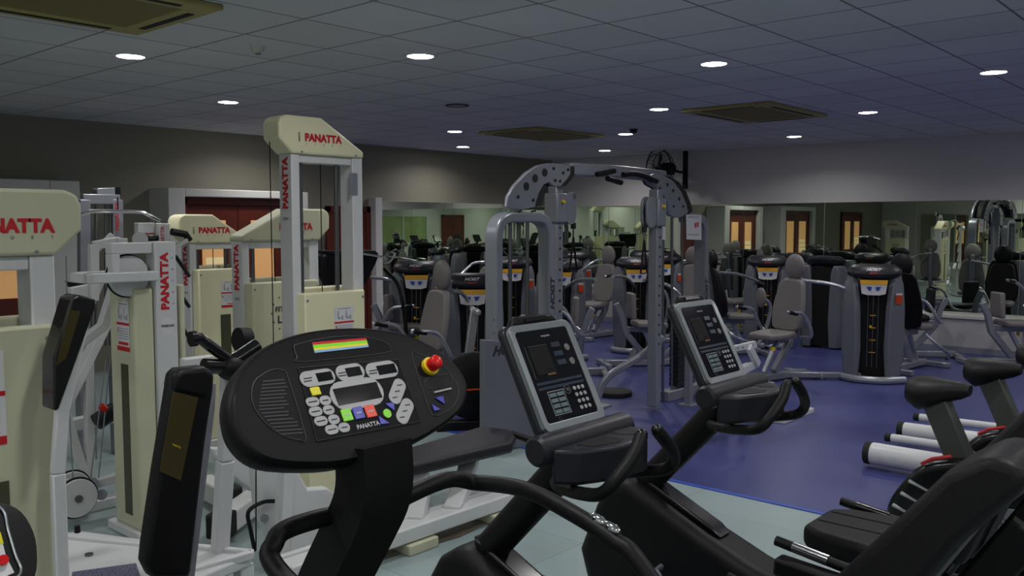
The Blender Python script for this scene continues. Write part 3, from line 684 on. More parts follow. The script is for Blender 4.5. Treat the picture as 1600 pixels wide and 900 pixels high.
# ------------------------------------------------------------------ treadmill with the oval console (front)
def panel_frame(px, py, dist, ph):
    d = ray(px, py); s = dist / (d.x * math.cos(YAW) + d.y * math.sin(YAW)); P = EYE + d * s
    N = Vector((0, -math.sin(math.radians(ph)), math.cos(math.radians(ph)))); U = Vector((0, math.cos(math.radians(ph)), math.sin(math.radians(ph))))
    return P, N, U
def treadmill_console():
    P, N, U = panel_frame(545, 615, 1.9, 58)
    t = Thing('treadmill', 'black treadmill with a large oval control console and red stop button, in the foreground', 'treadmill', (1.25, 1.45, 0))
    def q(px, py, off=0): return onP(px, py, P + N * off, N)
    def pr(pts, off, th, name, m, parent=None, bevel=0, sm=0):
        pts = [q(a, b) for a, b in pts]
        if sm: pts = smooth_path(pts, sm, True)
        return build(G().prism([p + N * off for p in pts], N * -th), name, m, t, parent=parent, bevel=bevel, seg=3)
    oval = [(359, 622), (370, 583), (395, 553), (431, 531), (478, 517), (533, 510.5), (588, 512), (643, 523), (695, 550), (726, 583), (734, 611), (720, 644), (670, 680), (615, 703), (560, 718), (511, 726), (436, 724), (395, 710), (370, 683), (360, 652)]
    R = [q(a, b) for a, b in oval]; R = smooth_path(R, 3, True); cen = sum(R, Vector()) / len(R)
    def sc(k, off): return [cen + (p - cen) * k + N * off for p in R]
    hous = G().loft([sc(.80, -.085), sc(.93, -.075), sc(.99, -.05), sc(1.0, -.02), sc(.985, -.004), sc(.96, .002), sc(.935, .0)])
    hs = build(hous, 'console_housing', 'black', t, smooth=60)
    def line(pts, name='outline', m='line_grey', r=.0009, closed=True, off=.001, sm=0):
        pp = [q(a, b) + N * off for a, b in pts]
        if sm: pp = smooth_path(pp, sm, closed)
        return build(G().tube(pp, r, 5, up=N, closed=closed), name, m, t, parent=hs)
    # left text panel
    def zz(l): return [(340 + a / 3.63, 490 + b / 3.63) for a, b in l]
    line(zz([(310, 318), (375, 325), (400, 370), (500, 700), (470, 718), (400, 705), (310, 655), (235, 580), (195, 500), (195, 420), (225, 365)]), sm=2)
    g = G()
    for k in range(16):
        a = 255 - 20 * math.sin(k / 15 * pi) + max(0, k - 8) * 13; b = a + 120 + 5 * ((k * 7) % 5) + (k * 4 if k < 8 else 18)
        p0, p1 = [q(*zz([(u, v)])[0]) for u, v in ((a, 385 + k * 20), (b, 375 + k * 20))]
        g.beam([p0 + N * .0006, p1 + N * .0006], .0022, .0006, up=N)
    build(g, 'small_print', 'line_grey', t, parent=hs)
    # key panel
    pr(zz([(455, 310), (1020, 262), (1150, 612), (560, 725)]), .0012, .002, 'key_panel', 'panel_black', hs)
    line(zz([(455, 310), (1020, 262), (1150, 612), (560, 725)]), off=.002)
    def stadium(cx, cy, w_, h_, off, name, m, parent, skew=0, slope=-.10):
        """rounded bar; cx.. in zoomed picture units"""
        pts = []; hw = w_ / 2 - h_ / 2
        for k in range(9): an = -pi / 2 + pi * k / 8; pts.append((hw + h_ / 2 * math.cos(an), h_ / 2 * math.sin(an)))
        for k in range(9): an = pi / 2 + pi * k / 8; pts.append((-hw + h_ / 2 * math.cos(an), h_ / 2 * math.sin(an)))
        c = q(*zz([(cx, cy)])[0]); k_ = (q(*zz([(cx + 10, cy)])[0]) - c).length / 10
        return build(G().prism([c + XA * a * k_ * 1.0 + U * b * k_ * 1.0 + N * off for a, b in pts], N * -.002), name, m, t, parent=parent, bevel=.0005)
    def rect(cx, cy, w_, h_, off, name, m, parent, bevel=.0006, th=.002):
        c = q(*zz([(cx, cy)])[0]); k_ = (q(*zz([(cx + 10, cy)])[0]) - c).length / 10
        pts = [c + XA * a * w_ / 2 * k_ + U * b * h_ / 2 * k_ + N * off for a, b in ((-1, -1), (1, -1), (1, 1), (-1, 1))]
        return build(G().prism(pts, N * -th), name, m, t, parent=parent, bevel=bevel)
    for (cx, cy, w_, dx, dw) in ((565, 366, 205, 38, 92), (750, 335, 165, 18, 88), (930, 322, 185, 25, 108)):
        s = stadium(cx, cy, w_, 84, .003, 'display_frame', 'btn_grey', hs)
        rect(cx + dx, cy - dx * .15, dw, 46, .0038, 'display', 'screen', s)
        for k in range(2): rect(cx - w_ * .28, cy + 4 + k * 16, 48, 5, .0036, 'small_print', 'dark_print', s, 0)
    s = stadium(790, 456, 310, 148, .003, 'display_frame', 'btn_grey', hs); rect(792, 456, 262, 84, .0038, 'display', 'screen', s)
    bt = rect(552, 443, 56, 44, .004, 'yellow_key', 'bar_yellow', hs, .0015, .003)
    for cx, cy in ((536, 503), (553, 558), (583, 612), (645, 660)): s = stadium(cx, cy, 78, 50, .003, 'key', 'btn_grey', hs); rect(cx, cy, 50, 5, .0038, 'small_print', 'dark_print', s, 0)
    for cx, cy in ((608, 495), (627, 549), (657, 603), (715, 648)): s = stadium(cx, cy, 66, 50, .003, 'key', 'btn_grey', hs); rect(cx, cy, 34, 5, .0038, 'small_print', 'dark_print', s, 0)
    for cx, cy, m in ((730, 578, 'btn_green'), (796, 566, 'btn_blue'), (864, 556, 'btn_red')): s = rect(cx, cy, 60, 62, .004, 'key', m, hs, .002, .003); rect(cx, cy, 30, 5, .0046, 'small_print', 'light_print', s, 0)
    c = q(*zz([(958, 569)])[0]); build(G().cyl(c, c + N * .004, .0105), 'round_green_key', 'btn_green', t, parent=hs)
    for tri in ([(942, 512), (996, 508), (1000, 556)], [(908, 582), (974, 626), (920, 632)]): pr(zz(tri), .004, .003, 'blue_triangle_key', 'btn_blue', hs, .001)
    for (ax_, ay_, bx_, by_) in ((1030, 408, 1003, 478), (1075, 520, 1045, 590)):
        a_ = q(*zz([(ax_, ay_)])[0]); b_ = q(*zz([(bx_, by_)])[0]); d = (b_ - a_).normalized(); e = d.cross(N); r_ = .0165; pts = []
        for k in range(9): an = pi / 2 + pi * k / 8; pts.append(a_ + (d * math.cos(an) + e * math.sin(an)) * r_)
        for k in range(9): an = -pi / 2 + pi * k / 8; pts.append(b_ + (d * math.cos(an) + e * math.sin(an)) * r_)
        s = build(G().prism([p + N * .003 for p in pts], N * -.002), 'selector_key', 'btn_grey', t, parent=hs, bevel=.0005)
        for k in range(3):
            m_ = a_.lerp(b_, k / 2) + N * .0036; build(G().beam([m_ - XA * .008, m_ + XA * .006], .002, .0006, up=N), 'small_print', 'dark_print', t, parent=s)
    a_ = q(557, 668); b_ = q(592, 661)
    tx(t, 'PANATTA', 'brand_lettering', 'light_print', (a_ + b_) / 2 + N * .0015, XA, U, .010, .02, width=(b_ - a_).length, parent=hs)
    # heart-rate chart
    pr(zz([(430, 190), (470, 170), (640, 135), (830, 130), (960, 170), (975, 200), (945, 225), (480, 275), (450, 250)]), .0012, .002, 'chart_recess', 'panel_black', hs, sm=2)
    line(zz([(430, 190), (470, 170), (640, 135), (830, 130), (960, 170), (975, 200), (945, 225), (480, 275), (450, 250)]), sm=2, off=.0015)
    L0, L1, R0, R1 = (533, 166), (548, 226), (838, 140), (854, 192)
    ch = pr(zz([L0, R0, R1, L1]), .002, .001, 'training_chart', 'bar_blue', hs)
    for k, m in enumerate(('red_print', 'btn_green', 'bar_yellow', 'bar_blue')):
        y0, y1 = (0, .25, .55, .78, 1)[k], (0, .25, .55, .78, 1)[k + 1]
        f_ = lambda A, B, s: (A[0] + (B[0] - A[0]) * s, A[1] + (B[1] - A[1]) * s)
        pr(zz([f_(L0, L1, y0), f_(R0, R1, y0), f_(R0, R1, y1), f_(L0, L1, y1)]), .0028, .0006, 'colour_band', m, ch)
    # right control field
    line(zz([(1100, 240), (1130, 228), (1200, 250), (1290, 310), (1350, 390), (1365, 450), (1340, 520), (1260, 575), (1225, 575), (1195, 540)]), sm=2)
    c = q(*zz([(1198, 305)])[0])
    b1 = build(G().tube([c, c + N * .012], .0225, 28), 'yellow_collar', 'yellow', t, parent=hs, bevel=.002)
    c2 = q(*zz([(1213, 290)])[0]); ax3 = (N).normalized()
    build(G().tube([c + ax3 * .012, c + ax3 * .02, c + ax3 * .0201, c + ax3 * .034, c + ax3 * .038], lambda s: .0165 if s < .9 else .013, 26), 'stop_button', 'red_plastic', t, parent=hs, smooth=50)
    line(zz([(1175, 385), (1200, 362), (1300, 345), (1330, 370), (1320, 400), (1210, 428), (1180, 412)]), sm=2)
    build(G().beam([q(*zz([(1225, 450)])[0]) + N * .003, q(*zz([(1320, 428)])[0]) + N * .003], .004, .004, up=N), 'safety_key_slot', 'btn_grey', t, parent=hs)
    for tri in ([(1228, 480), (1275, 470), (1285, 518)], [(1210, 515), (1262, 548), (1225, 556)]): pr(zz(tri), .004, .003, 'blue_triangle_key', 'btn_blue', hs, .001)
    # post and handrails
    post = [onX(583, 690, 1.22), onX(588, 770, 1.22), onX(560, 830, 1.22), onX(525, 900, 1.22)]
    e = post[-1] - post[-2]; post.append(Vector((1.22, post[-1].y + .42, .12)))
    path = round_path([p + XA * 0.0 for p in post], .06)
    build(G().beam(path, .135, .10, up=(0, 1, 0)), 'console_post', 'black_matte', t, bevel=.02, seg=3)
    yb = 1.56; zb_ = .985
    for s, nm in ((1, 'r'), (-1, 'l')):
        xe = 1.25 + s * .37
        if s > 0: pth = [(1.25, yb, zb_), onY(690, 752, yb), onY(755, 750, yb) - XA * .03] + [onX(820, 765, 1.63), onX(900, 805, 1.63), onX(960, 845, 1.63), onX(1010, 895, 1.63)]
        else: pth = [(1.25, yb, zb_), onY(520, 806, yb), onY(450, 826, yb), onY(420, 845, yb) - YA * .02, onY(404, 875, yb) - YA * .06]
        pth = [Vector(p) for p in pth]
        last = pth[-1]
        if s > 0: pth += [Vector((1.64, .75, .55)), Vector((1.64, .68, .12))]
        else: pth += [Vector((last.x, 1.25, .86)), Vector((last.x + .01, .9, .55)), Vector((last.x + .01, .82, .12))]
        build(G().tube(smooth_path(pth, 7), .0205, 16), 'handrail', 'vinyl_black', t)
    a_, b_ = onX(922, 812, 1.63), onX(965, 838, 1.63)
    for k in (0, 1):
        c_ = a_.lerp(b_, .3 + .5 * k) + ZA * .012; d = (b_ - a_).normalized()
        build(G().tube([c_ - d * .022, c_ - d * .012, c_ + d * .012, c_ + d * .022], lambda s: .0115 if .2 < s < .8 else .006, 12), 'pulse_sensor', 'chrome', t)
    # deck
    build(G().b2((.92, .15, .06), (1.56, 2.0, .16)), 'deck', 'black_matte', t, bevel=.02)
    build(G().b2((1.0, .2, .16), (1.48, 1.7, .168)), 'running_belt', 'rubber', t)
    build(G().b2((.95, 1.75, .1), (1.55, 2.1, .3)), 'motor_hood', 'black', t, bevel=.04, seg=3)
    for x_ in (.93, 1.55): build(G().b2((x_ - .05, .2, 0), (x_ + .05, 1.9, .09)), 'side_rail', 'black', t, bevel=.01)
    return t
tm = treadmill_console()

# neighbouring treadmill console at the left edge
t = Thing('treadmill', 'second treadmill console cut off at the bottom left corner', 'treadmill', (.35, 1.4, 0))
P2, N2, U2 = panel_frame(0, 850, 1.55, 58)
R = smooth_path([onP(a, b, P2, N2) for a, b in ((-100, 800), (-40, 785), (5, 783), (35, 797), (55, 830), (61, 865), (57, 905), (30, 960), (-60, 980), (-120, 900))], 3, True)
cen = sum(R, Vector()) / len(R)
def sc2(k, off): return [cen + (p - cen) * k + N2 * off for p in R]
build(G().loft([sc2(.85, -.07), sc2(.98, -.05), sc2(1, -.02), sc2(.95, 0), sc2(.9, .001)]), 'console_housing', 'black', t, smooth=60)
q2 = lambda a, b, o: onP(a, b, P2, N2) + N2 * o
build(G().tube(smooth_path([q2(a, b, .003) for a, b in ((-30, 790), (3, 797), (12, 830), (24, 870), (32, 890), (20, 905), (-40, 910))], 4, True), .0025, 8, up=N2, closed=True), 'display_rim', 'silver_frame', t)
build(G().prism([q2(a, b, .002) for a, b in ((-30, 835), (0, 835), (9, 870), (22, 895), (0, 905), (-30, 905))], N2 * -.001), 'display', 'paper', t)
build(G().prism([q2(a, b, .003) for a, b in ((-30, 830), (0, 832), (5, 850), (-30, 852))], N2 * -.001), 'display_band', 'bar_yellow', t)
c = q2(3, 877, .004); build(G().cyl(c, c + N2 * .006, .009), 'red_key', 'red_plastic', t)
build(G().beam([cen - N2 * .03, (cen.x, cen.y + .05, cen.z - .3), (cen.x, 1.8, .1)], .12, .1, up=(0, 1, 0)), 'console_post', 'black_matte', t, bevel=.02)
build(G().b2((0.05, .2, 0), (.68, 1.95, .15)), 'deck', 'black_matte', t, bevel=.02)

# ------------------------------------------------------------------ recumbent bikes with tall screens
def bike(label, Xc):
    t = Thing('recumbent_bike', label, 'exercise bike', (Xc, 1.6, 0), 0, None)
    B0 = Vector((Xc, 1.535, 1.065)); B1 = Vector((Xc, 1.685, 1.355)); U = (B1 - B0).normalized(); N = XA.cross(U)
    Hh = (B1 - B0).length
    def pt(u, v, off=0): return B0 + XA * u + U * v + N * off
    def rr(hw, v0, v1, r, n=6):
        out = []
        for cx, cy, a0 in ((hw - r, v0 + r, -pi / 2), (hw - r, v1 - r, 0), (-hw + r, v1 - r, pi / 2), (-hw + r, v0 + r, pi)):
            for k in range(n + 1): an = a0 + pi / 2 * k / n; out.append((cx + r * math.cos(an), cy + r * math.sin(an)))
        return out
    hb = build(G().prism([pt(u, v, -.012) for u, v in rr(.147, -.01, Hh + .01, .03)], -N * .032), 'screen_housing', 'dark_grey', t, bevel=.012, seg=3)
    g = G(); o_ = rr(.142, 0, Hh, .028); i_ = rr(.120, .028, Hh - .022, .012)
    A = [g.bm.verts.new(pt(u, v, -.01)) for u, v in o_]; B = [g.bm.verts.new(pt(u, v, .006)) for u, v in o_]; Ci = [g.bm.verts.new(pt(u, v, .004)) for u, v in i_]; D = [g.bm.verts.new(pt(u, v, -.006)) for u, v in i_]; n = len(A)
    for k in range(n):
        j = (k + 1) % n
        for p_, q_ in ((A, B), (B, Ci), (Ci, D)): g.face([p_[k], p_[j], q_[j], q_[k]])
    build(g, 'screen_frame', 'silver_frame', t, bevel=.002, seg=3)
    sc = build(G().prism([pt(u, v, .001) for u, v in rr(.121, .027, Hh - .021, .008)], -N * .01), 'display', 'screen', t)
    def rc(u0, u1, v0, v1, m, name, off=.002, par=None, rad=0):
        return build(G().prism([pt(u, v, off) for u, v in ((u0, v0), (u1, v0), (u1, v1), (u0, v1))], -N * .0008), name, m, t, parent=par or sc)
    rc(-.085, .0, .17, .255, 'panel_black', 'heart_rate_window'); rc(-.04, -.005, .165, .185, 'amber', 'amber_print')
    rc(-.10, -.098, .16, .26, 'line_grey', 'window_line'); rc(-.085, .0, .257, .2585, 'line_grey', 'window_line')
    for k in range(3): rc(.02, .06, .19 + k * .028, .205 + k * .028, 'screen_blue', 'readout')
    rc(-.105, .105, .14, .148, 'screen_blue', 'divider_band'); rc(-.105, .105, .125, .133, 'screen_blue', 'divider_band')
    rc(-.075, .0, .045, .118, 'silver_frame', 'key_block'); rc(-.072, -.003, .048, .115, 'screen', 'key_block_inner', .0024)
    for r_ in range(4):
        for c_ in range(2): rc(-.07 + c_ * .034, -.04 + c_ * .034, .05 + r_ * .0165, .0615 + r_ * .0165, 'screen_key', 'soft_key', .0032)
    for r_ in range(4):
        for c_ in range(3):
            p_ = pt(.05 + c_ * .02, .052 + r_ * .02, .001); build(G().cyl(p_, p_ + N * .0022, .0062, 10), 'number_key', 'btn_grey', t, parent=sc)
    for v in (.195, .24):
        p_ = pt(.088, v, .001); build(G().cyl(p_, p_ + N * .002, .011, 16), 'round_key', 'vinyl_grey', t, parent=sc)
    p_ = pt(.018, .113, .001); build(G().ring(p_, N, .013, .0015, 20), 'dial_ring', 'line_grey', t, parent=sc); build(G().cyl(p_, p_ + N * .002, .006, 12), 'enter_key', 'line_grey', t, parent=sc)
    p_ = pt(-.06, .035, .0015); build(G().ring(p_, N, .006, .0008, 14), 'small_ring', 'line_grey', t, parent=sc)
    tx(t, 'impulse', 'brand_lettering', 'light_print', pt(.01, Hh - .042, .0012), XA, U, .009, .0, width=.04, parent=sc)
    build(G().prism([pt(-.11, Hh, -.042), pt(.11, Hh, -.042), pt(.09, Hh + .03, -.038), pt(-.085, Hh + .033, -.038)], N * .034), 'top_cap', 'black', t, bevel=.01, seg=3)
    build(G().prism([pt(-.05, Hh + .01, -.004), pt(.06, Hh + .01, -.004), pt(.05, Hh + .022, -.004), pt(-.04, Hh + .022, -.004)], N * .003), 'cap_vent', 'black_gloss', t)
    # roller and tray
    build(G().tube([(Xc - .215, 1.515, 1.035), (Xc - .205, 1.515, 1.035), (Xc + .205, 1.515, 1.035), (Xc + .215, 1.515, 1.035)], lambda s: .043 if .04 < s < .96 else .034, 24), 'tray_roller', 'dark_grey', t, smooth=30)
    top = [(-.19, 1.48), (-.15, 1.42), (-.02, 1.36), (.10, 1.36), (.19, 1.43), (.20, 1.49)]
    tr_ = build(G().prism([(Xc + a, b, 1.045) for a, b in top], (0, 0, -.10)), 'tray', 'dark_grey', t, bevel=.012, seg=3)
    build(G().prism([(Xc + a, b, 1.0465) for a, b in ((-.11, 1.455), (-.09, 1.41), (-.01, 1.385), (.04, 1.40), (.02, 1.455))], (0, 0, -.012)), 'tray_recess', 'rubber', t, parent=tr_)
    build(G().tube([(Xc + .11, 1.445, 1.036), (Xc + .11, 1.445, 1.0465)], .037, 24), 'cup_recess', 'rubber', t, parent=tr_)
    # stem
    build(G().tube(smooth_path([(Xc, 1.55, .99), (Xc, 1.60, .92), (Xc, 1.72, .79), (Xc, 1.86, .64), (Xc, 1.93, .56)], 4), .047, 20, sq=1.15), 'stem', 'black', t)
    for s in (-1, 1):
        pth = [(Xc + s * .02, 1.60, .90), (Xc + s * .09, 1.53, .91), (Xc + s * .14, 1.42, .925), (Xc + s * .16, 1.335, .945), (Xc + s * .145, 1.30, .985), (Xc + s * .085, 1.285, 1.04), (Xc + s * .04, 1.29, 1.085)]
        hbm = build(G().tube(smooth_path(pth, 6), .0185, 14), 'handlebar', 'vinyl_black', t)
        build(G().ell((Xc + s * .038, 1.29, 1.088), (.0165, .0165, .0165), n=12, m=8), 'grip_cap', 'black_gloss', t, parent=hbm)
    # shroud
    out = [(1.93, .645), (1.57, .485), (1.40, .42), (1.22, .37), (1.10, .30), (1.08, .16), (1.3, .10), (1.95, .10), (2.12, .16), (2.16, .30), (2.08, .50), (2.03, .58)]
    build(G().prism([(Xc - .105, a, b) for a, b in out], (.21, 0, 0)), 'shroud', 'black', t, bevel=.05, seg=5)
    rp = [(1.915, .665), (1.57, .51), (1.53, .475), (1.9, .62)]
    build(G().prism([(Xc - .045, a, b) for a, b in rp], (.09, 0, 0)), 'shroud_ridge', 'black_gloss', t, bevel=.01, seg=3)
    for s in (-1, 1):
        c = Vector((Xc + s * .15, 1.75, .33)); e = c + Vector((0, .10 * s, .12 * s)); cr = build(G().tube([Vector((Xc + s * .09, 1.75, .33)), c, e], .015, 10), 'crank', 'grey_metal', t)
        build(G().box(e + XA * s * .05, (.10, .09, .025)), 'pedal', 'black', t, parent=cr, bevel=.006)
    # seat part
    build(G().beam([(Xc, 1.6, .14), (Xc, .35, .12)], .12, .09), 'base_beam', 'black', t, bevel=.01)
    for y_ in (.32, 2.05): build(G().beam([(Xc - .28, y_, .045), (Xc + .28, y_, .045)], .09, .07), 'floor_bar', 'silver', t, bevel=.01)
    build(G().beam([(Xc, 1.05, .14), (Xc, .85, .5)], .09, .08), 'seat_post', 'black', t, bevel=.01)
    sp = [(-.17, 1.16), (-.12, 1.23), (.12, 1.23), (.17, 1.16), (.21, .9), (.2, .78), (-.2, .78), (-.21, .9)]
    st = build(G().prism([(Xc + .10 + a, b, .60) for a, b in sp], (0, 0, -.085)), 'seat', 'vinyl_black', t, bevel=.028, seg=4)
    for x_ in (-.05, .07): build(G().beam([(Xc + .10 + x_, 1.2, .6015), (Xc + .10 + x_, .85, .6015)], .003, .002), 'seat_seam', 'rubber', t, parent=st)
    bk = [(.80, .60), (.69, .60), (.61, .80), (.50, .98), (.38, 1.12), (.40, 1.165), (.46, 1.175), (.54, 1.12), (.64, .99), (.76, .84), (.81, .70)]
    wd = lambda z: .20 - .07 * min(1, max(0, (z - .6) / .5))
    build(G().loft([[(Xc + .10 - wd(b), a, b) for a, b in bk], [(Xc + .10 + wd(b), a, b) for a, b in bk]]), 'backrest', 'vinyl_black', t, bevel=.03, seg=4)
    build(G().beam([(Xc + .10, .8, .35), (Xc + .10, .63, .62), (Xc + .10, .40, 1.0)], .08, .04, up=(1, 0, 0)), 'backrest_frame', 'black', t, bevel=.006)
    for s in (-1, 1):
        x_ = Xc + .08 + s * .285
        hb2 = build(G().tube(round_path([(x_ - s * .24, .80, .48), (x_ - s * .02, .80, .50), (x_, .92, .54), (x_, 1.24, .585)], .08), .017, 12), 'seat_handle', 'black', t)
        build(G().tube([(x_, 1.06, .562), (x_, 1.18, .578)], .0185, 14), 'pulse_sleeve', 'chrome' if s < 0 else 'black_gloss', t, parent=hb2)
    build(G().beam([(Xc - .24, .95, .50), (Xc - .24, 1.22, .52)], .07, .06), 'adjuster_block', 'black', t, bevel=.012)
    build(G().tube([(Xc - .24, 1.2, .485), (Xc - .2, .8, .47)], .013, 10), 'adjuster_rod', 'silver', t)
    return t
bk1 = bike('black exercise bike with tall silver-framed screen, the nearer of the two beside the oval console', 2.02)
bk2 = copy_tree(bk1.o, loc=(2.985, 1.63, 0), label='black exercise bike with tall silver-framed screen, the farther one standing over the blue floor')
for k, (x, y) in enumerate(((5.6, -2.0), (6.6, -2.0), (7.6, -2.0))):
    copy_tree(bk1.o, loc=(x, y, 0), rotz=pi, label='black exercise bike with silver-framed screen seen in the corner mirrors, ' + ('near', 'middle', 'far')[k] + ' one')

# ------------------------------------------------------------------ upright bikes at the right edge
def upright(label, x, y, ang=-pi / 2):
    """faces -Y after rotation: local +x forward"""
    t = Thing('upright_bike', label, 'exercise bike', (x, y, 0), ang)
    L_ = dict(world=False)
    sad = [[(-.13, -.03), (-.15, .0)], ]
    rings = []
    for xx, wy, zt, zb2 in ((-.145, .055, .90, .85), (-.135, .10, .92, .80), (-.09, .125, .93, .77), (-.03, .11, .93, .79), (.03, .08, .925, .82), (.09, .055, .92, .84), (.125, .04, .91, .86)):
        n = 14; rings.append([(xx, wy * math.cos(2 * pi * k / n), (zt + zb2) / 2 + (zt - zb2) / 2 * math.sin(2 * pi * k / n)) for k in range(n)])
    build(G().loft(rings), 'saddle', 'vinyl_black', t, smooth=60, **L_)
    build(G().beam([(-.03, 0, .84), (.12, 0, .5)], .09, .11, up=(1, 0, 0)), 'seat_post', 'post_grey', t, bevel=.01, **L_)
    n = 28
    body = [(-.14, .14), (-.21, .26), (-.14, .42), (.0, .55), (.3, .60), (.55, .58), (.75, .48), (.85, .3), (.8, .14), (.1, .12)]
    pts = smooth_path([Vector((a, -.10, b)) for a, b in body], 4, True)
    build(G().prism(pts, (0, .2, 0)), 'shroud', 'black_gloss', t, bevel=.05, seg=5, **L_)
    for k in range(3):
        x0_ = -.10 - .035 * k; z0_ = .44 - .065 * k
        build(G().tube([(x0_, -.098, z0_), (x0_ + .03, -.104, z0_ - .008), (x0_ + .09, -.105, z0_ - .03), (x0_ + .14, -.10, z0_ - .05)], lambda s: .010 - .006 * s, 8), 'silver_rib', 'silver_frame', t, **L_)
    build(G().tube([(-.05, -.09, .53), (0, -.1, .565), (.08, -.1, .59)], .008, 8), 'red_stripe', 'red_print', t, **L_)
    for s in (-1, 1):
        c = Vector((.34, s * .15, .33)); e = c + Vector((.13 * s, 0, -.09 * s))
        build(G().tube([(.34, s * .09, .33), (.34, s * .115, .33)], .07, 24), 'crank_disc', 'grey_metal', t, **L_)
        cr = build(G().tube([(.34, s * .1, .33), c, e], .014, 10), 'crank', 'steel_rod', t, **L_); build(G().box(e + Vector((0, s * .05, 0)), (.1, .09, .03)), 'pedal', 'black', t, parent=cr, bevel=.006, **L_)
    build(G().tube([(.62, 0, .5), (.72, 0, .8), (.72, 0, 1.12)], .035, 14), 'console_stem', 'black', t, **L_)
    build(G().box((.73, 0, 1.2), (.05, .3, .24), Matrix.Rotation(.5, 3, 'Y')), 'console', 'black_gloss', t, bevel=.015, **L_)
    for s in (-1, 1): build(G().tube(smooth_path([(.7, 0, 1.0), (.66, s * .2, 1.03), (.5, s * .24, 1.06), (.42, s * .2, 1.14)], 5), .016, 10), 'handlebar', 'vinyl_black', t, **L_)
    for xx in (.02, .84): build(G().beam([(xx, -.27, .035), (xx, .27, .035)], .08, .07), 'floor_bar', 'black', t, bevel=.01, **L_)
    build(G().beam([(.02, 0, .06), (.84, 0, .06)], .08, .07), 'base_beam', 'black', t, bevel=.008, **L_)
    return t
ub = upright('black upright exercise bike with dark saddle, nearest at the right edge', 4.42, 1.22)
copy_tree(ub.o, loc=(5.24, 1.18, 0), label='black upright exercise bike behind the nearest one at the right edge')
copy_tree(ub.o, loc=(6.05, 1.1, 0), label='third black upright exercise bike in the row at the right edge')
copy_tree(ub.o, loc=(6.9, 1.0, 0), label='fourth black upright exercise bike in the row, nearest the far machines')

# white foam rollers beside the bikes
t = Thing('roller_bench', 'low black bench frame with white rollers by the upright bikes', 'gym bench', (6.1, 2.0, 0))
for (a, b, r, z, m) in (((1362, 708), (1478, 728), .075, .10, 'white_metal'), ((1412, 672), (1500, 684), .06, .12, 'white_metal'), ((1392, 684), (1480, 697), .03, .12, 'white_metal'), ((1436, 652), (1500, 660), .03, .12, 'white_metal')):
    pa = onZ(*a, z); pb = onZ(*b, z); d = (pb - pa).normalized(); L = .55
    ro = build(G().tube([pa, pa + d * L], r, 24), 'roller', m, t, bevel=.008)
    build(G().tube([pa - d * .04, pa + d * .004], r * 1.02, 24), 'end_cap', 'rubber', t, parent=ro, bevel=.006)
    build(G().tube([pa + d * L, pa + d * (L + .03)], r * 1.02, 24), 'end_cap', 'rubber', t, parent=ro, bevel=.006)
g = G(); g.b2((6.1, 1.62, 0), (7.2, 1.70, .07)); build(g, 'frame', 'black', t, bevel=.01)

t = Thing('floor_strip', 'blotchy brown strip on the floor in front of the white bench beam', 'floor mat', (3.3, 3.0, 0))
build(G().prism([onZ(a_, b_, .004) for a_, b_ in ((600, 838), (792, 786), (800, 797), (720, 838), (600, 872))], (0, 0, .004)), 'strip', 'mat_brown', t)  # thin flat strip in uneven brown
# ------------------------------------------------------------------ cable trainer with the arched top
t = Thing('cable_trainer', 'tall grey cable crossover trainer with drilled arch, two weight columns and hanging grips', 'gym machine', (6.2, 4.35, 0))
YT = 4.35
def Y4(px, py, dy=0): return onY(px, py, YT + dy)
def flat_y(v, a=YT - .05): return v
def tube_rect(pts, w_, h_, name, m='grey_metal', bev=.015, up=(0, 1, 0), par=None):
    return build(G().beam(pts, w_, h_, up=up), name, m, t, parent=par, bevel=bev, seg=3)
fl = lambda p: Vector((p.x, p.y, .02))
a = Y4(772, 600); b = Y4(778, 370); c = Y4(783, 332); d = Y4(848, 332); e = Y4(852, 370)
lp = round_path([fl(a), a, Vector((a.x, YT, 1.70)), Vector((5.32, YT, 1.70)), Vector((5.32, YT, .02))], .17, 8)
lp1 = tube_rect(lp, .075, .12, 'loop_frame')
tx(t, 'HOIST', 'side_lettering', 'dark_print', (5.32, YT - .0615, 1.12), ZA, -XA, .055, .03, width=.26, parent=lp1, shear=.3)
cvp = slab_px(t, [(757, 531), (832, 535), (838, 640), (838, 700), (757, 700)], YT - .12, .05, 'lower_cover', 'tower_grey', .006)
build(G().b2((4.62, YT - .1, 0), (5.35, YT + .2, .10)), 'base', 'grey_metal', t, bevel=.01)
tx(t, 'HOIST', 'brand_lettering', 'dark_print', onY(796, 545, YT - .122), XA, ZA, .075, .04, width=.36, parent=cvp, shear=.4)
for py in (500, 520, 575, 640): q = Y4(771, py - 0, -.08); build(G().cyl(q, q - YA * .006, .009, 8), 'bolt', 'chrome', t, parent=lp1)
for px in (797, 824): build(G().cyl(Y4(px, 345), fl(Y4(px, 600)), .014, 10), 'guide_rod', 'steel_rod', t)
g = G()
for k in range(16): g.b2((4.82, YT - .05, .12 + k * .045), (5.18, YT + .05, .16 + k * .045))
build(g, 'weight_stack', 'stack', t, bevel=.003)
def z1(l): return [(740 + a_ / 4, 240 + b_ / 4) for a_, b_ in l]
archL = z1([(208, 335), (215, 270), (255, 200), (330, 118), (400, 74), (470, 59), (560, 64), (606, 76), (606, 128), (585, 160), (545, 205), (500, 202), (472, 180), (440, 195), (412, 240), (392, 300), (385, 335), (300, 352), (235, 345)])
archR = z1([(1070, 150), (1130, 125), (1190, 135), (1250, 172), (1300, 240), (1332, 320), (1342, 368), (1300, 398), (1256, 402), (1225, 380), (1212, 300), (1184, 252), (1135, 212), (1095, 190)])
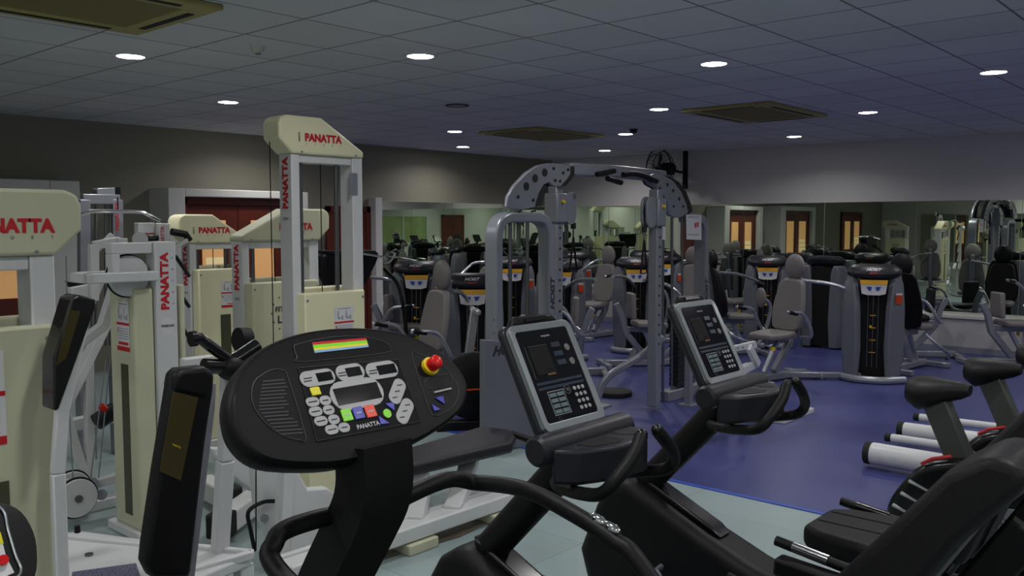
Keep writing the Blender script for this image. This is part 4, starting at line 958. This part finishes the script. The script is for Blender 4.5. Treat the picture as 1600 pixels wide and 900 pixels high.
for nm, poly, holes in (('left_arch', archL, ((445, 118, 15), (385, 155, 15), (330, 205, 15))), ('right_arch', archR, ((1212, 195, 8), (1248, 232, 8), (1285, 282, 8)))):
    for dy in (-.09, .05):
        pl = slab_px(t, poly, YT + dy, .03, 'arch_plate', 'grey_metal', .006)
        if dy < 0:
            for (hx, hy, r) in holes:
                q = onY(*z1([(hx, hy)])[0], YT + dy - .001); build(G().cyl(q, q - YA * .002, r / 4 * 6.7 / F * 1.7, 18), 'hole', 'rubber', t, parent=pl)
            bl = ((500, 93), (590, 100), (560, 120), (510, 168), (540, 172), (278, 270), (372, 290)) if nm[0] == 'l' else ((1165, 215), (1150, 175), (1250, 330), (1310, 330))
            for hx, hy in bl: q = onY(*z1([(hx, hy)])[0], YT + dy - .001); build(G().cyl(q, q - YA * .006, .012, 8), 'bolt', 'dark_grey', t, parent=pl)
    cen = [Vector((p.x, YT - .06, p.z)) for p in (onY(a_, b_, YT) for a_, b_ in poly)]; cc = sum(cen, Vector()) / len(cen)
    build(G().prism([cc + (p - cc) * .93 for p in cen], (0, .12, 0)), 'arch_core', 'rubber', t)
tube_rect([Y4(885, 264, .0), Y4(960, 268), Y4(1035, 276)], .10, .10, 'cross_bar', up=(0, 0, 1))
for a_, b_, r in ((((770, 130)), (880, 108), .022), ((835, 155), (922, 182), .022)):
    build(G().tube([onY(*z1([a_])[0], YT - .12), onY(*z1([b_])[0], YT - .12)], r, 10), 'pull_up_grip', 'vinyl_black', t)
build(G().tube(smooth_path([onY(*z1([p])[0], YT - .12) for p in ((935, 132), (990, 125), (1050, 135), (1145, 172))], 5), .024, 10), 'pull_up_grip', 'vinyl_black', t)
# adjustable columns with pulley carriages
def column(px, y, zt, dirn):
    q = onY(px, 400, y); x = q.x
    cl = build(G().b2((x - .045, y - .045, .04), (x + .045, y + .045, zt)), 'adjustable_column', 'grey_metal', t, bevel=.008)
    for k in range(14): build(G().cyl((x, y - .0455, .6 + k * .085), (x, y - .0475, .6 + k * .085), .011, 8), 'hole', 'rubber', t, parent=cl)
    car = build(G().b2((x - .065, y - .07, zt - .32), (x + .065, y + .07, zt - .08)), 'carriage', 'grey_metal', t, bevel=.012)
    h = Vector((x + dirn * .14, y - .05, zt - .2))
    out = [h + Vector((.075 * math.cos(k * pi / 10), 0, .075 * math.sin(k * pi / 10) + (.06 if math.sin(k * pi / 10) > 0 else -.06))) for k in range(20)]
    build(G().prism(out, (0, .02, 0)), 'pulley_plate', 'grey_metal', t, bevel=.004, parent=car)
    build(G().prism([p + YA * .05 for p in out], (0, .02, 0)), 'pulley_plate', 'grey_metal', t, bevel=.004, parent=car)
    build(G().cyl(h + YA * .02, h + YA * .05, .06, 20), 'pulley', 'rubber', t, parent=car)
    build(G().cyl((x, y - .07, zt - .15), (x, y - .095, zt - .15), .012, 12), 'yellow_pin', 'yellow', t, parent=car)
    p = h + Vector((dirn * .07, .03, -.12))
    build(G().tube([p, p - ZA * .05], .022, 10), 'stopper_ball', 'rubber', t, parent=car)
    build(G().tube([p - ZA * .05, p - ZA * .12], .007, 8), 'carabiner', 'steel_rod', t, parent=car)
    a0 = p - ZA * .12
    build(G().tube([a0, a0 + Vector((-.035, 0, -.2)), a0 + Vector((-.05, 0, -.28)), a0 + Vector((.05, 0, -.28)), a0 + Vector((.035, 0, -.2)), a0], .009, 8), 'strap_grip', 'vinyl_black', t)
column(868, 4.52, 1.98, 1)
column(1024, 4.2, 1.95, -1)
x = onY(1096, 400, YT).x
rp_ = round_path([(x, YT, .02), (x, YT, 1.70), (x - .30, YT, 1.72), (x - .34, YT, 1.70)], .16, 8)
lp2 = tube_rect(rp_, .075, .12, 'loop_frame')
tx(t, 'HOIST', 'side_lettering', 'dark_print', (x, YT - .0615, 1.0), ZA, -XA, .055, .03, width=.26, parent=lp2, shear=.3)
for px in (1036, 1050, 1066): build(G().cyl(Y4(px, 340), fl(Y4(px, 600)), .012, 10), 'guide_rod', 'steel_rod', t)
g = G()
for k in range(16): g.b2((7.22, YT - .05, .12 + k * .045), (7.52, YT + .05, .16 + k * .045))
build(g, 'weight_stack', 'stack', t, bevel=.003)
build(G().b2((7.05, YT - .06, 0), (x + .05, YT + .06, .1)), 'base', 'grey_metal', t, bevel=.01)
for sgn, x0 in ((1, 6.85), ):
    build(G().beam(smooth_path([(6.95, 4.3, .62), (6.75, 4.42, .45), (6.52, 4.6, .28), (6.45, 4.66, .12), (6.44, 4.67, .02)], 5), .06, .06), 'curved_foot', 'grey_metal', t, bevel=.012)
    build(G().b2((6.34, 4.58, 0), (6.54, 4.76, .02)), 'foot_plate', 'grey_metal', t, bevel=.004)
build(G().b2((6.98, 4.02, 0), (7.12, 4.16, .02)), 'foot_plate', 'grey_metal', t, bevel=.004)
build(G().b2((7.02, 4.06, .02), (7.08, 4.12, .6)), 'brace', 'grey_metal', t, bevel=.006)
sh = slab_px(t, [(1072, 335), (1096, 336), (1096, 375), (1073, 374)], YT - .08, .002, 'notice_sheet', 'paper', 0)
slab_px(t, [(1085, 349), (1088, 348), (1088, 356), (1086, 356)], YT - .081, .001, 'red_figure', 'red_print', 0, parent=sh)
slab_px(t, [(1089, 347), (1092, 348), (1091, 355), (1089, 355)], YT - .081, .001, 'red_figure', 'red_print', 0, parent=sh)
for k in range(4): slab_px(t, [(1075, 338 + k * 1.6 + (24 if k > 1 else 0)), (1092, 338.4 + k * 1.6 + (24 if k > 1 else 0)), (1092, 339 + k * 1.6 + (24 if k > 1 else 0)), (1075, 338.6 + k * 1.6 + (24 if k > 1 else 0))], YT - .081, .001, 'text_line', 'grey_print', 0, parent=sh)
slab_px(t, [(1031, 335), (1040, 335), (1040, 375), (1031, 374)], YT - .03, .002, 'notice_sheet', 'paper', 0)
t = Thing('weight_plate', 'dark round disc lying on the blue floor behind the curved trainer foot', 'weight plate', (6.75, 4.95, 0))
p = onZ(960, 613, .03)
build(G().tube([(p.x, p.y, .006), (p.x, p.y, .012), (p.x, p.y, .045), (p.x, p.y, .05)], lambda s: .17 if .1 < s < .9 else .16, 28), 'disc', 'rubber', t)

# ------------------------------------------------------------------ grey selectorized machines
def PT(px, t_): 
    l = t_ * (px - 800) / F; return Vector((math.cos(YAW) * t_ + math.sin(YAW) * l, math.sin(YAW) * t_ - math.cos(YAW) * l, 0))
def selector(name, label, cat, tow=None, seat=None, tface=None, sface=(-1, 0), arms='press', pad='vinyl_grey', backview=False, roller=False, group=None, hc=1.0, opad=False, low=False):
    org = tow if tow is not None else seat
    t = Thing(name, label, cat, org)
    def frame(o, face):
        f_ = Vector((face[0], face[1], 0)).normalized(); r_ = Vector((-f_.y, f_.x, 0))   # r_: to the machine's left when facing f_
        return lambda a, b, z: Vector((o[0], o[1], 0)) + r_ * a + f_ * b + ZA * z, f_, r_
    if tow is not None:
        if tface is None: tface = (-tow[0], -tow[1])
        W_, fv, rv = frame(tow, tface)
        for s in (-1, 1):
            rings = []
            for z, wi, wo, d0 in ((.02, .13, .27, .17), (.35, .11, .30, .16), (.75, .12, .30, .14), (1.02 * hc, .14, .28, .11), (1.10 * hc, .17, .25, .07)):
                rings.append([W_(s * wi, d0, z), W_(s * (wi + .05), d0 + .03, z), W_(s * wo, d0 - .04, z), W_(s * (wo + .01), -.08, z), W_(s * (wo - .04), -.16, z), W_(s * wi, -.16, z)])
            build(G().loft(rings), 'side_shell', 'tower_grey', t, bevel=.012, seg=2)
        g = G().prism([W_(-.135, .07, .04), W_(.135, .07, .04), W_(.135, -.12, .04), W_(-.135, -.12, .04)], ZA * (1.04 * hc)); build(g, 'stack_housing', 'black_matte', t)
        for k in range(3): build(G().cyl(W_(-.05 + .05 * k, .075, .15), W_(-.05 + .05 * k, .075, .95), .008, 8), 'guide_rod', 'steel_rod', t)
        for k in range(4): build(G().prism([W_(-.03, .08, .3 + k * .13), W_(.03, .08, .3 + k * .13), W_(.03, .08, .31 + k * .13), W_(-.03, .08, .31 + k * .13)], fv * .003), 'weight_mark', 'placard_yellow', t)
        build(G().tube([W_(-.02, .08, .58), W_(-.02, .13, .58)], .014, 10), 'selector_pin', 'yellow', t)
        # oval hood
        rings = []
        for z, k in ((1.09, .78), (1.12, .97), (1.15, 1.0), (1.19, .93), (1.225, .74)):
            rings.append([W_(.27 * k * math.cos(q), .02 + .15 * k * math.sin(q) + (1.15 - z) * .5, z * hc) for q in [2 * pi * j / 24 for j in range(24)]])
        hd = build(G().loft(rings), 'hood', 'dark_grey', t, smooth=60)
        Pn = W_(0, .155, 1.175 * hc); up_ = (ZA * .75 - fv * .55).normalized()
        tx(t, 'HOIST', 'brand_lettering', 'light_print', Pn + fv * .005, rv, up_, .035, .02, width=.15, parent=hd, shear=.4, depth=.006)
        tx(t, 'ROC-IT', 'red_lettering', 'red_print', W_(0, .19, 1.14 * hc), rv, up_, .018, .02, width=.08, parent=hd, depth=.006)
        plc = build(G().prism([W_(-.135, .165, 1.07 * hc), W_(.135, .165, 1.07 * hc), W_(.115, .18, .93 * hc), W_(.06, .18, .915 * hc), W_(-.06, .18, .915 * hc), W_(-.115, .18, .93 * hc)], fv * .006), 'instruction_placard', 'paper', t)
        build(G().prism([W_(-.136, .172, 1.072 * hc), W_(.136, .172, 1.072 * hc), W_(.126, .178, 1.025 * hc), W_(-.126, .178, 1.025 * hc)], fv * .003), 'yellow_band', 'placard_yellow', t, parent=plc)
        for s in (-1, 1):
            build(G().prism([W_(s * .015, .187, 1.0 * hc), W_(s * .07, .187, 1.005 * hc), W_(s * .055, .187, .97 * hc), W_(s * .03, .187, .955 * hc)], fv * .002), 'blue_figure', 'blue_print', t, parent=plc)
        build(G().prism([W_(.215, .155, .92), W_(.275, .135, .92), W_(.275, .135, .83), W_(.215, .155, .83)], fv * .004), 'orange_label', 'orange_label', t)
        build(G().prism([W_(.215, .156, .94), W_(.275, .136, .94), W_(.275, .136, .92), W_(.215, .156, .92)], fv * .004), 'white_label', 'paper', t)
        g = G().tube(smooth_path([W_(-.3, .1, .04), W_(-.15, .24, .04), W_(.1, .26, .04), W_(.32, .12, .04)], 4), .04, 10); build(g, 'base_tube', 'grey_metal', t)
    if seat is not None:
        S_, fv, rv = frame(seat, sface)
        lean = .18
        if not low:
            bp_ = []
            ol = [(-.13, 0), (.13, 0), (.185, .08), (.195, .25), (.165, .42), (.12, .53), (-.12, .53), (-.165, .42), (-.195, .25), (-.185, .08)]
            bk = [S_(a, -.02 - b * lean, .53 + b) for a, b in ol]
            build(G().prism(smooth_path(bk, 2, True), fv * .07), 'back_pad', 'vinyl_black' if backview else pad, t, bevel=.02, seg=3)
            if backview:
                bq = smooth_path(bk, 2, True); bc = sum(bq, Vector()) / len(bq)
                build(G().prism([bc + (p - bc) * 1.15 - fv * .03 for p in bq], fv * .03), 'back_board', 'black', t, bevel=.006)
            hh = S_(0, -.02 - .66 * lean + .03, .53 + .665)
            R3 = Matrix((tuple(rv), tuple(fv), (0, 0, 1))).transposed()
            build(G().ell(hh, (.125, .055, .14), R3), 'headrest', 'vinyl_black' if backview else pad, t, smooth=60)
        sp = [(-.17, .05), (.17, .05), (.20, .2), (.15, .42), (-.15, .42), (-.20, .2)]
        build(G().prism([S_(a, b, .47 - (b * .05)) for a, b in sp], ZA * .065), 'seat_pad', pad, t, bevel=.022, seg=3)
        if low: build(G().prism([S_(-.13, .05, .56), S_(.13, .05, .56), S_(.12, .04, .86), S_(-.12, .04, .86)], -fv * .06), 'chest_pad', pad, t, bevel=.02, seg=3)
        build(G().beam([S_(0, -.17, 1.15 if not low else .74), S_(0, -.10, .6), S_(0, -.05, .4), S_(0, .2, .1)], .06, .07, up=fv), 'spine_frame', 'grey_metal' if not backview else 'silver', t, bevel=.01)
        build(G().beam([S_(0, -.06, .44), S_(0, .33, .42)], .05, .06), 'seat_arm', 'grey_metal', t, bevel=.008)
        build(G().beam([S_(0, -.3, .05), S_(0, .55, .05)], .08, .07), 'base_beam', 'grey_metal', t, bevel=.01)
        build(G().beam([S_(-.3, .55, .035), S_(.3, .55, .035)], .07, .06), 'floor_foot', 'silver', t, bevel=.01)
        build(G().beam([S_(-.25, -.3, .035), S_(.25, -.3, .035)], .07, .06), 'floor_foot', 'grey_metal', t, bevel=.01)
        build(G().beam([S_(0, .34, .1), S_(.02, .16, .44)], .04, .05, up=rv), 'seat_adjuster', 'silver', t, bevel=.006)
        build(G().tube([S_(.06, .30, .36), S_(.10, .32, .36)], .022, 10), 'yellow_knob', 'yellow', t)
        for s in (-1, 1):
            if arms == 'press':
                pts = [S_(s * .12, -.2, 1.12), S_(s * .3, -.15, 1.1), S_(s * .38, .1, .95), S_(s * .36, .32, .92)]
            elif arms == 'low':
                pts = [S_(s * .1, -.1, .45), S_(s * .32, 0, .5), S_(s * .34, .15, .72), S_(s * .34, .36, .76)]
            elif arms == 'curl':
                pts = [S_(s * .3, .5, .3), S_(s * .3, .55, .75), S_(s * .28, .38, .95), S_(s * .2, .25, .98)]
            else:
                pts = [S_(s * .28, -.1, .45), S_(s * .42, .0, .30), S_(s * .40, .25, .2), S_(s * .28, .5, .12)]
            am = build(G().tube(smooth_path(pts, 5), .019, 10), 'lever_arm', 'silver', t)
            d_ = (pts[-1] - pts[-2]).normalized()
            build(G().tube([pts[-1] - d_ * .10, pts[-1] + d_ * .03], .021, 10), 'grip', 'vinyl_black', t, parent=am)
            build(G().ell(pts[-1] + d_ * .035, (.021, .021, .021), n=10, m=6), 'grip_end', 'chrome', t, parent=am)
        if roller:
            build(G().tube([S_(-.26, .58, .58), S_(.26, .58, .58)], .065, 18), 'foam_roller', 'vinyl_grey', t, bevel=.01)
            build(G().beam([S_(.02, .58, .58), S_(.02, .5, .2)], .04, .04, up=rv), 'roller_arm', 'black', t, bevel=.006)
            build(G().beam([S_(0, .5, .2), S_(0, .35, .1)], .05, .05, up=rv), 'roller_link', 'grey_metal', t, bevel=.006)
        if opad:
            c = S_(0, .55, .72); R3 = Matrix((tuple(rv), tuple(fv), (0, 0, 1))).transposed()
            build(G().ell(c, (.13, .04, .13), R3), 'round_pad', pad, t, smooth=60)
            build(G().tube(smooth_path([c + fv * .03, S_(0, .68, .6), S_(0, .62, .3), S_(0, .5, .1)], 4), .025, 10), 'pad_arm', 'silver', t)
        if tow is not None:
            a_ = Vector((seat[0], seat[1], .05)); b_ = Vector((tow[0], tow[1], .05))
            build(G().beam([a_, b_], .07, .06), 'link_beam', 'grey_metal', t, bevel=.01)
            build(G().tube(smooth_path([S_(0, -.2, 1.05), (S_(0, -.2, 1.0) + b_ + ZA * .75) / 2 + ZA * .1, b_ + ZA * .78], 5), .02, 10), 'linkage_arm', 'silver', t)
    return t
V = lambda x, y: Vector((x, y, 0))
# right hand group
mA = selector('chest_press_machine', 'grey selector machine nearest on the blue floor, placard tower and padded seat with headrest', 'gym machine', V(9.5, 3.32), V(8.95, 4.02), sface=(-.9, .25), arms='low')
mB = selector('back_machine', 'grey selector machine with placard and a round grey pad on a curved arm', 'gym machine', PT(1200, 11.9), PT(1126, 11.1), sface=(.75, -.6), arms='leg', pad='vinyl_grey', backview=True, opad=True)
mC = selector('seated_press_machine', 'machine seat seen from behind, black shell back on silver post, right of placard tower', 'gym machine', None, PT(1416, 9.9), sface=(.9, -.1), arms='leg', backview=True)
selector('leg_curl_machine', 'low grey machine by the right ledge with a curved bumper and chrome post', 'gym machine', None, PT(1458, 10.9), sface=(-.5, .85), arms='low', pad='vinyl_black', low=True)
selector('rowing_bench_machine', 'grey seat machine with a black round cap at the right edge under the mirror', 'gym machine', None, PT(1560, 10.3), sface=(.65, -.75), arms='curl', low=True)
selector('torso_machine', 'grey padded seat with headrest seen through the right column of the cable trainer', 'gym machine', PT(1036, 12.9), PT(1081, 12.7), sface=(-.95, -.25), arms='press')
selector('shoulder_machine', 'grey selector machine with orange label just left of the right cable column', 'gym machine', PT(995, 11.4), PT(985, 10.2), sface=(.7, -.6), arms='curl', low=True, roller=True)
selector('pec_machine', 'grey padded seat with egg-shaped headrest between the two cable columns', 'gym machine', PT(895, 14.0), PT(943, 12.9), sface=(-.95, .1), arms='press')
selector('leg_extension_machine', 'grey leg machine with pale foam roller behind the left cable column', 'gym machine', PT(876, 10.8), PT(902, 9.6), sface=(-.6, .7), arms='low', low=True, roller=True)
selector('arm_machine', 'large grey padded seat leaning left of the cable trainer', 'gym machine', PT(738, 8.7), PT(674, 7.8), sface=(-.95, .2), arms='low', hc=.95)
selector('biceps_machine', 'grey machine with chrome levers and yellow knob beside the grey pilaster', 'gym machine', PT(650, 10.2), PT(605, 10.0), sface=(.5, -.8), arms='low', low=True)
selector('abdominal_machine', 'grey selector machine in the back row by the left ledge', 'gym machine', PT(800, 11.6), PT(764, 12.1), sface=(-.8, -.3), arms='press')
t = Thing('flywheel_bike', 'black bike with round flywheel cover beside the lower left of the cable trainer', 'exercise bike', PT(742, 7.05))
c = PT(738, 7.05) + ZA * .36; nn = Vector((-.6, -.8, 0)).normalized(); sd = Vector((.8, -.6, 0))
wh = build(G().tube([c + nn * .06, c + nn * .05, c - nn * .05, c - nn * .06], lambda s: .27 if .05 < s < .95 else .25, 32), 'flywheel_cover', 'black', t)
build(G().beam([c + nn * .062 - sd * .16 - ZA * .03, c + nn * .062 + sd * .16 - ZA * .02], .004, .012), 'orange_stripe', 'orange_label', t, parent=wh)
build(G().beam([c - sd * .05 + ZA * .1, c + sd * .02 + ZA * .62], .07, .05, up=nn), 'mast', 'silver', t, bevel=.01)
build(G().beam([(c - sd * .3).xy.to_3d() + ZA * .04, (c + sd * .3).xy.to_3d() + ZA * .04], .1, .08), 'base', 'black', t, bevel=.01)
build(G().beam([c - ZA * .3, c], .06, .06, up=nn), 'fork', 'black', t, bevel=.01)
build(G().beam([c + sd * .02 + ZA * .6 - nn * .18, c + sd * .02 + ZA * .6 + nn * .18], .04, .04), 'handlebar', 'silver', t, bevel=.01)
selector('calf_machine', 'dark grey selector machine against the right mirrors, behind the headrest', 'gym machine', PT(1290, 11.8), None, tface=(1, 0))
selector('glute_machine', 'grey selector machine turned to the right mirrors', 'gym machine', PT(1236, 12.9), PT(1176, 13.4), sface=(-.9, .4), tface=(.9, .3), arms='press')
selector('row_machine', 'grey padded machine in the far corner', 'gym machine', PT(1010, 14.4), PT(1060, 14.3), sface=(-.9, .1), arms='press')

# white frame machine on the blue floor
t = Thing('plate_loaded_bench', 'white steel frame with drilled plate on the blue floor behind the farther bike screen', 'gym bench', (7.1, 3.2, 0))
YW = 3.25
W3 = lambda px, py, dy=0: onY(px, py, YW + dy)
g = G(); g.beam([W3(1108, 515), W3(1128, 560), W3(1142, 590)], .085, .07, up=(0, 1, 0)); build(g, 'sloping_tube', 'white_metal', t, bevel=.01)
tp = slab_px(t, [(1147, 541), (1181, 533), (1184, 543), (1151, 549)], YW, .03, 'drilled_plate', 'white_metal', .003)
for px, py in ((1153, 544), (1161, 543), (1177, 539)): q = W3(px, py, -.002); build(G().cyl(q, q + YA * .003, .008, 8), 'hole', 'rubber', t, parent=tp)
g = G(); g.beam([W3(1170, 542), W3(1184, 570)], .06, .04, up=(0, 1, 0)); build(g, 'plate_stem', 'white_metal', t, bevel=.006)
slab_px(t, [(1130, 586), (1175, 568), (1189, 566), (1185, 574), (1160, 588), (1166, 612), (1146, 612), (1136, 600)], YW, .06, 'gusset_plate', 'white_metal', .006)
g = G(); g.beam([W3(1140, 590, .03), W3(1146, 628, .03)], .06, .05, up=(0, 1, 0)); q = W3(1146, 628, .03); g.beam([q, (q.x, q.y, 0.02)], .06, .05, up=(0, 1, 0)); build(g, 'leg', 'white_metal', t, bevel=.006)
q0 = W3(1160, 600, .03); build(G().beam([q0, W3(1180, 612, .1), (W3(1180, 612, .1).x, W3(1180, 612, .1).y, .03)], .05, .05), 'rear_leg', 'white_metal', t, bevel=.006)
build(G().b2((6.9, 3.1, 0), (7.5, 3.2, .045)), 'floor_bar', 'white_metal', t, bevel=.008)

# dark cardio machine between the tall tower and the grey machines
t = Thing('stepper', 'black cardio machine with a flat dark display hood, right behind the tallest cream tower', 'cardio machine', (5.6, 6.9, 0))
YK = 6.9
slab_px(t, [(507, 400), (519, 392), (587, 392), (593, 400), (588, 412), (572, 445), (516, 448), (507, 430)], YK, .12, 'display_hood', 'black', .02)
slab_px(t, [(512, 392), (586, 391), (592, 396), (590, 399), (516, 397)], YK - .03, .2, 'hood_rim', 'dark_grey', .008)
build(G().tube([onY(564, 396, YK - .05), onY(600, 402, YK - .25)], .012, 8), 'rail_grip', 'chrome', t)
g = G(); g.beam([onY(552, 445, YK + .06), (5.6, YK + .06, .1)], .12, .12, up=(0, 1, 0)); build(g, 'column', 'black_matte', t, bevel=.02)
for s in (-1, 1): build(G().tube(smooth_path([(5.6 + s * .25, YK, 1.2), (5.6 + s * .28, YK - .2, 1.0), (5.6 + s * .28, YK - .3, .5), (5.6 + s * .28, YK - .3, .06)], 5), .02, 10), 'handrail', 'black', t)
build(G().b2((5.25, YK - .4, 0), (5.95, YK + .25, .14)), 'base', 'black_matte', t, bevel=.03)
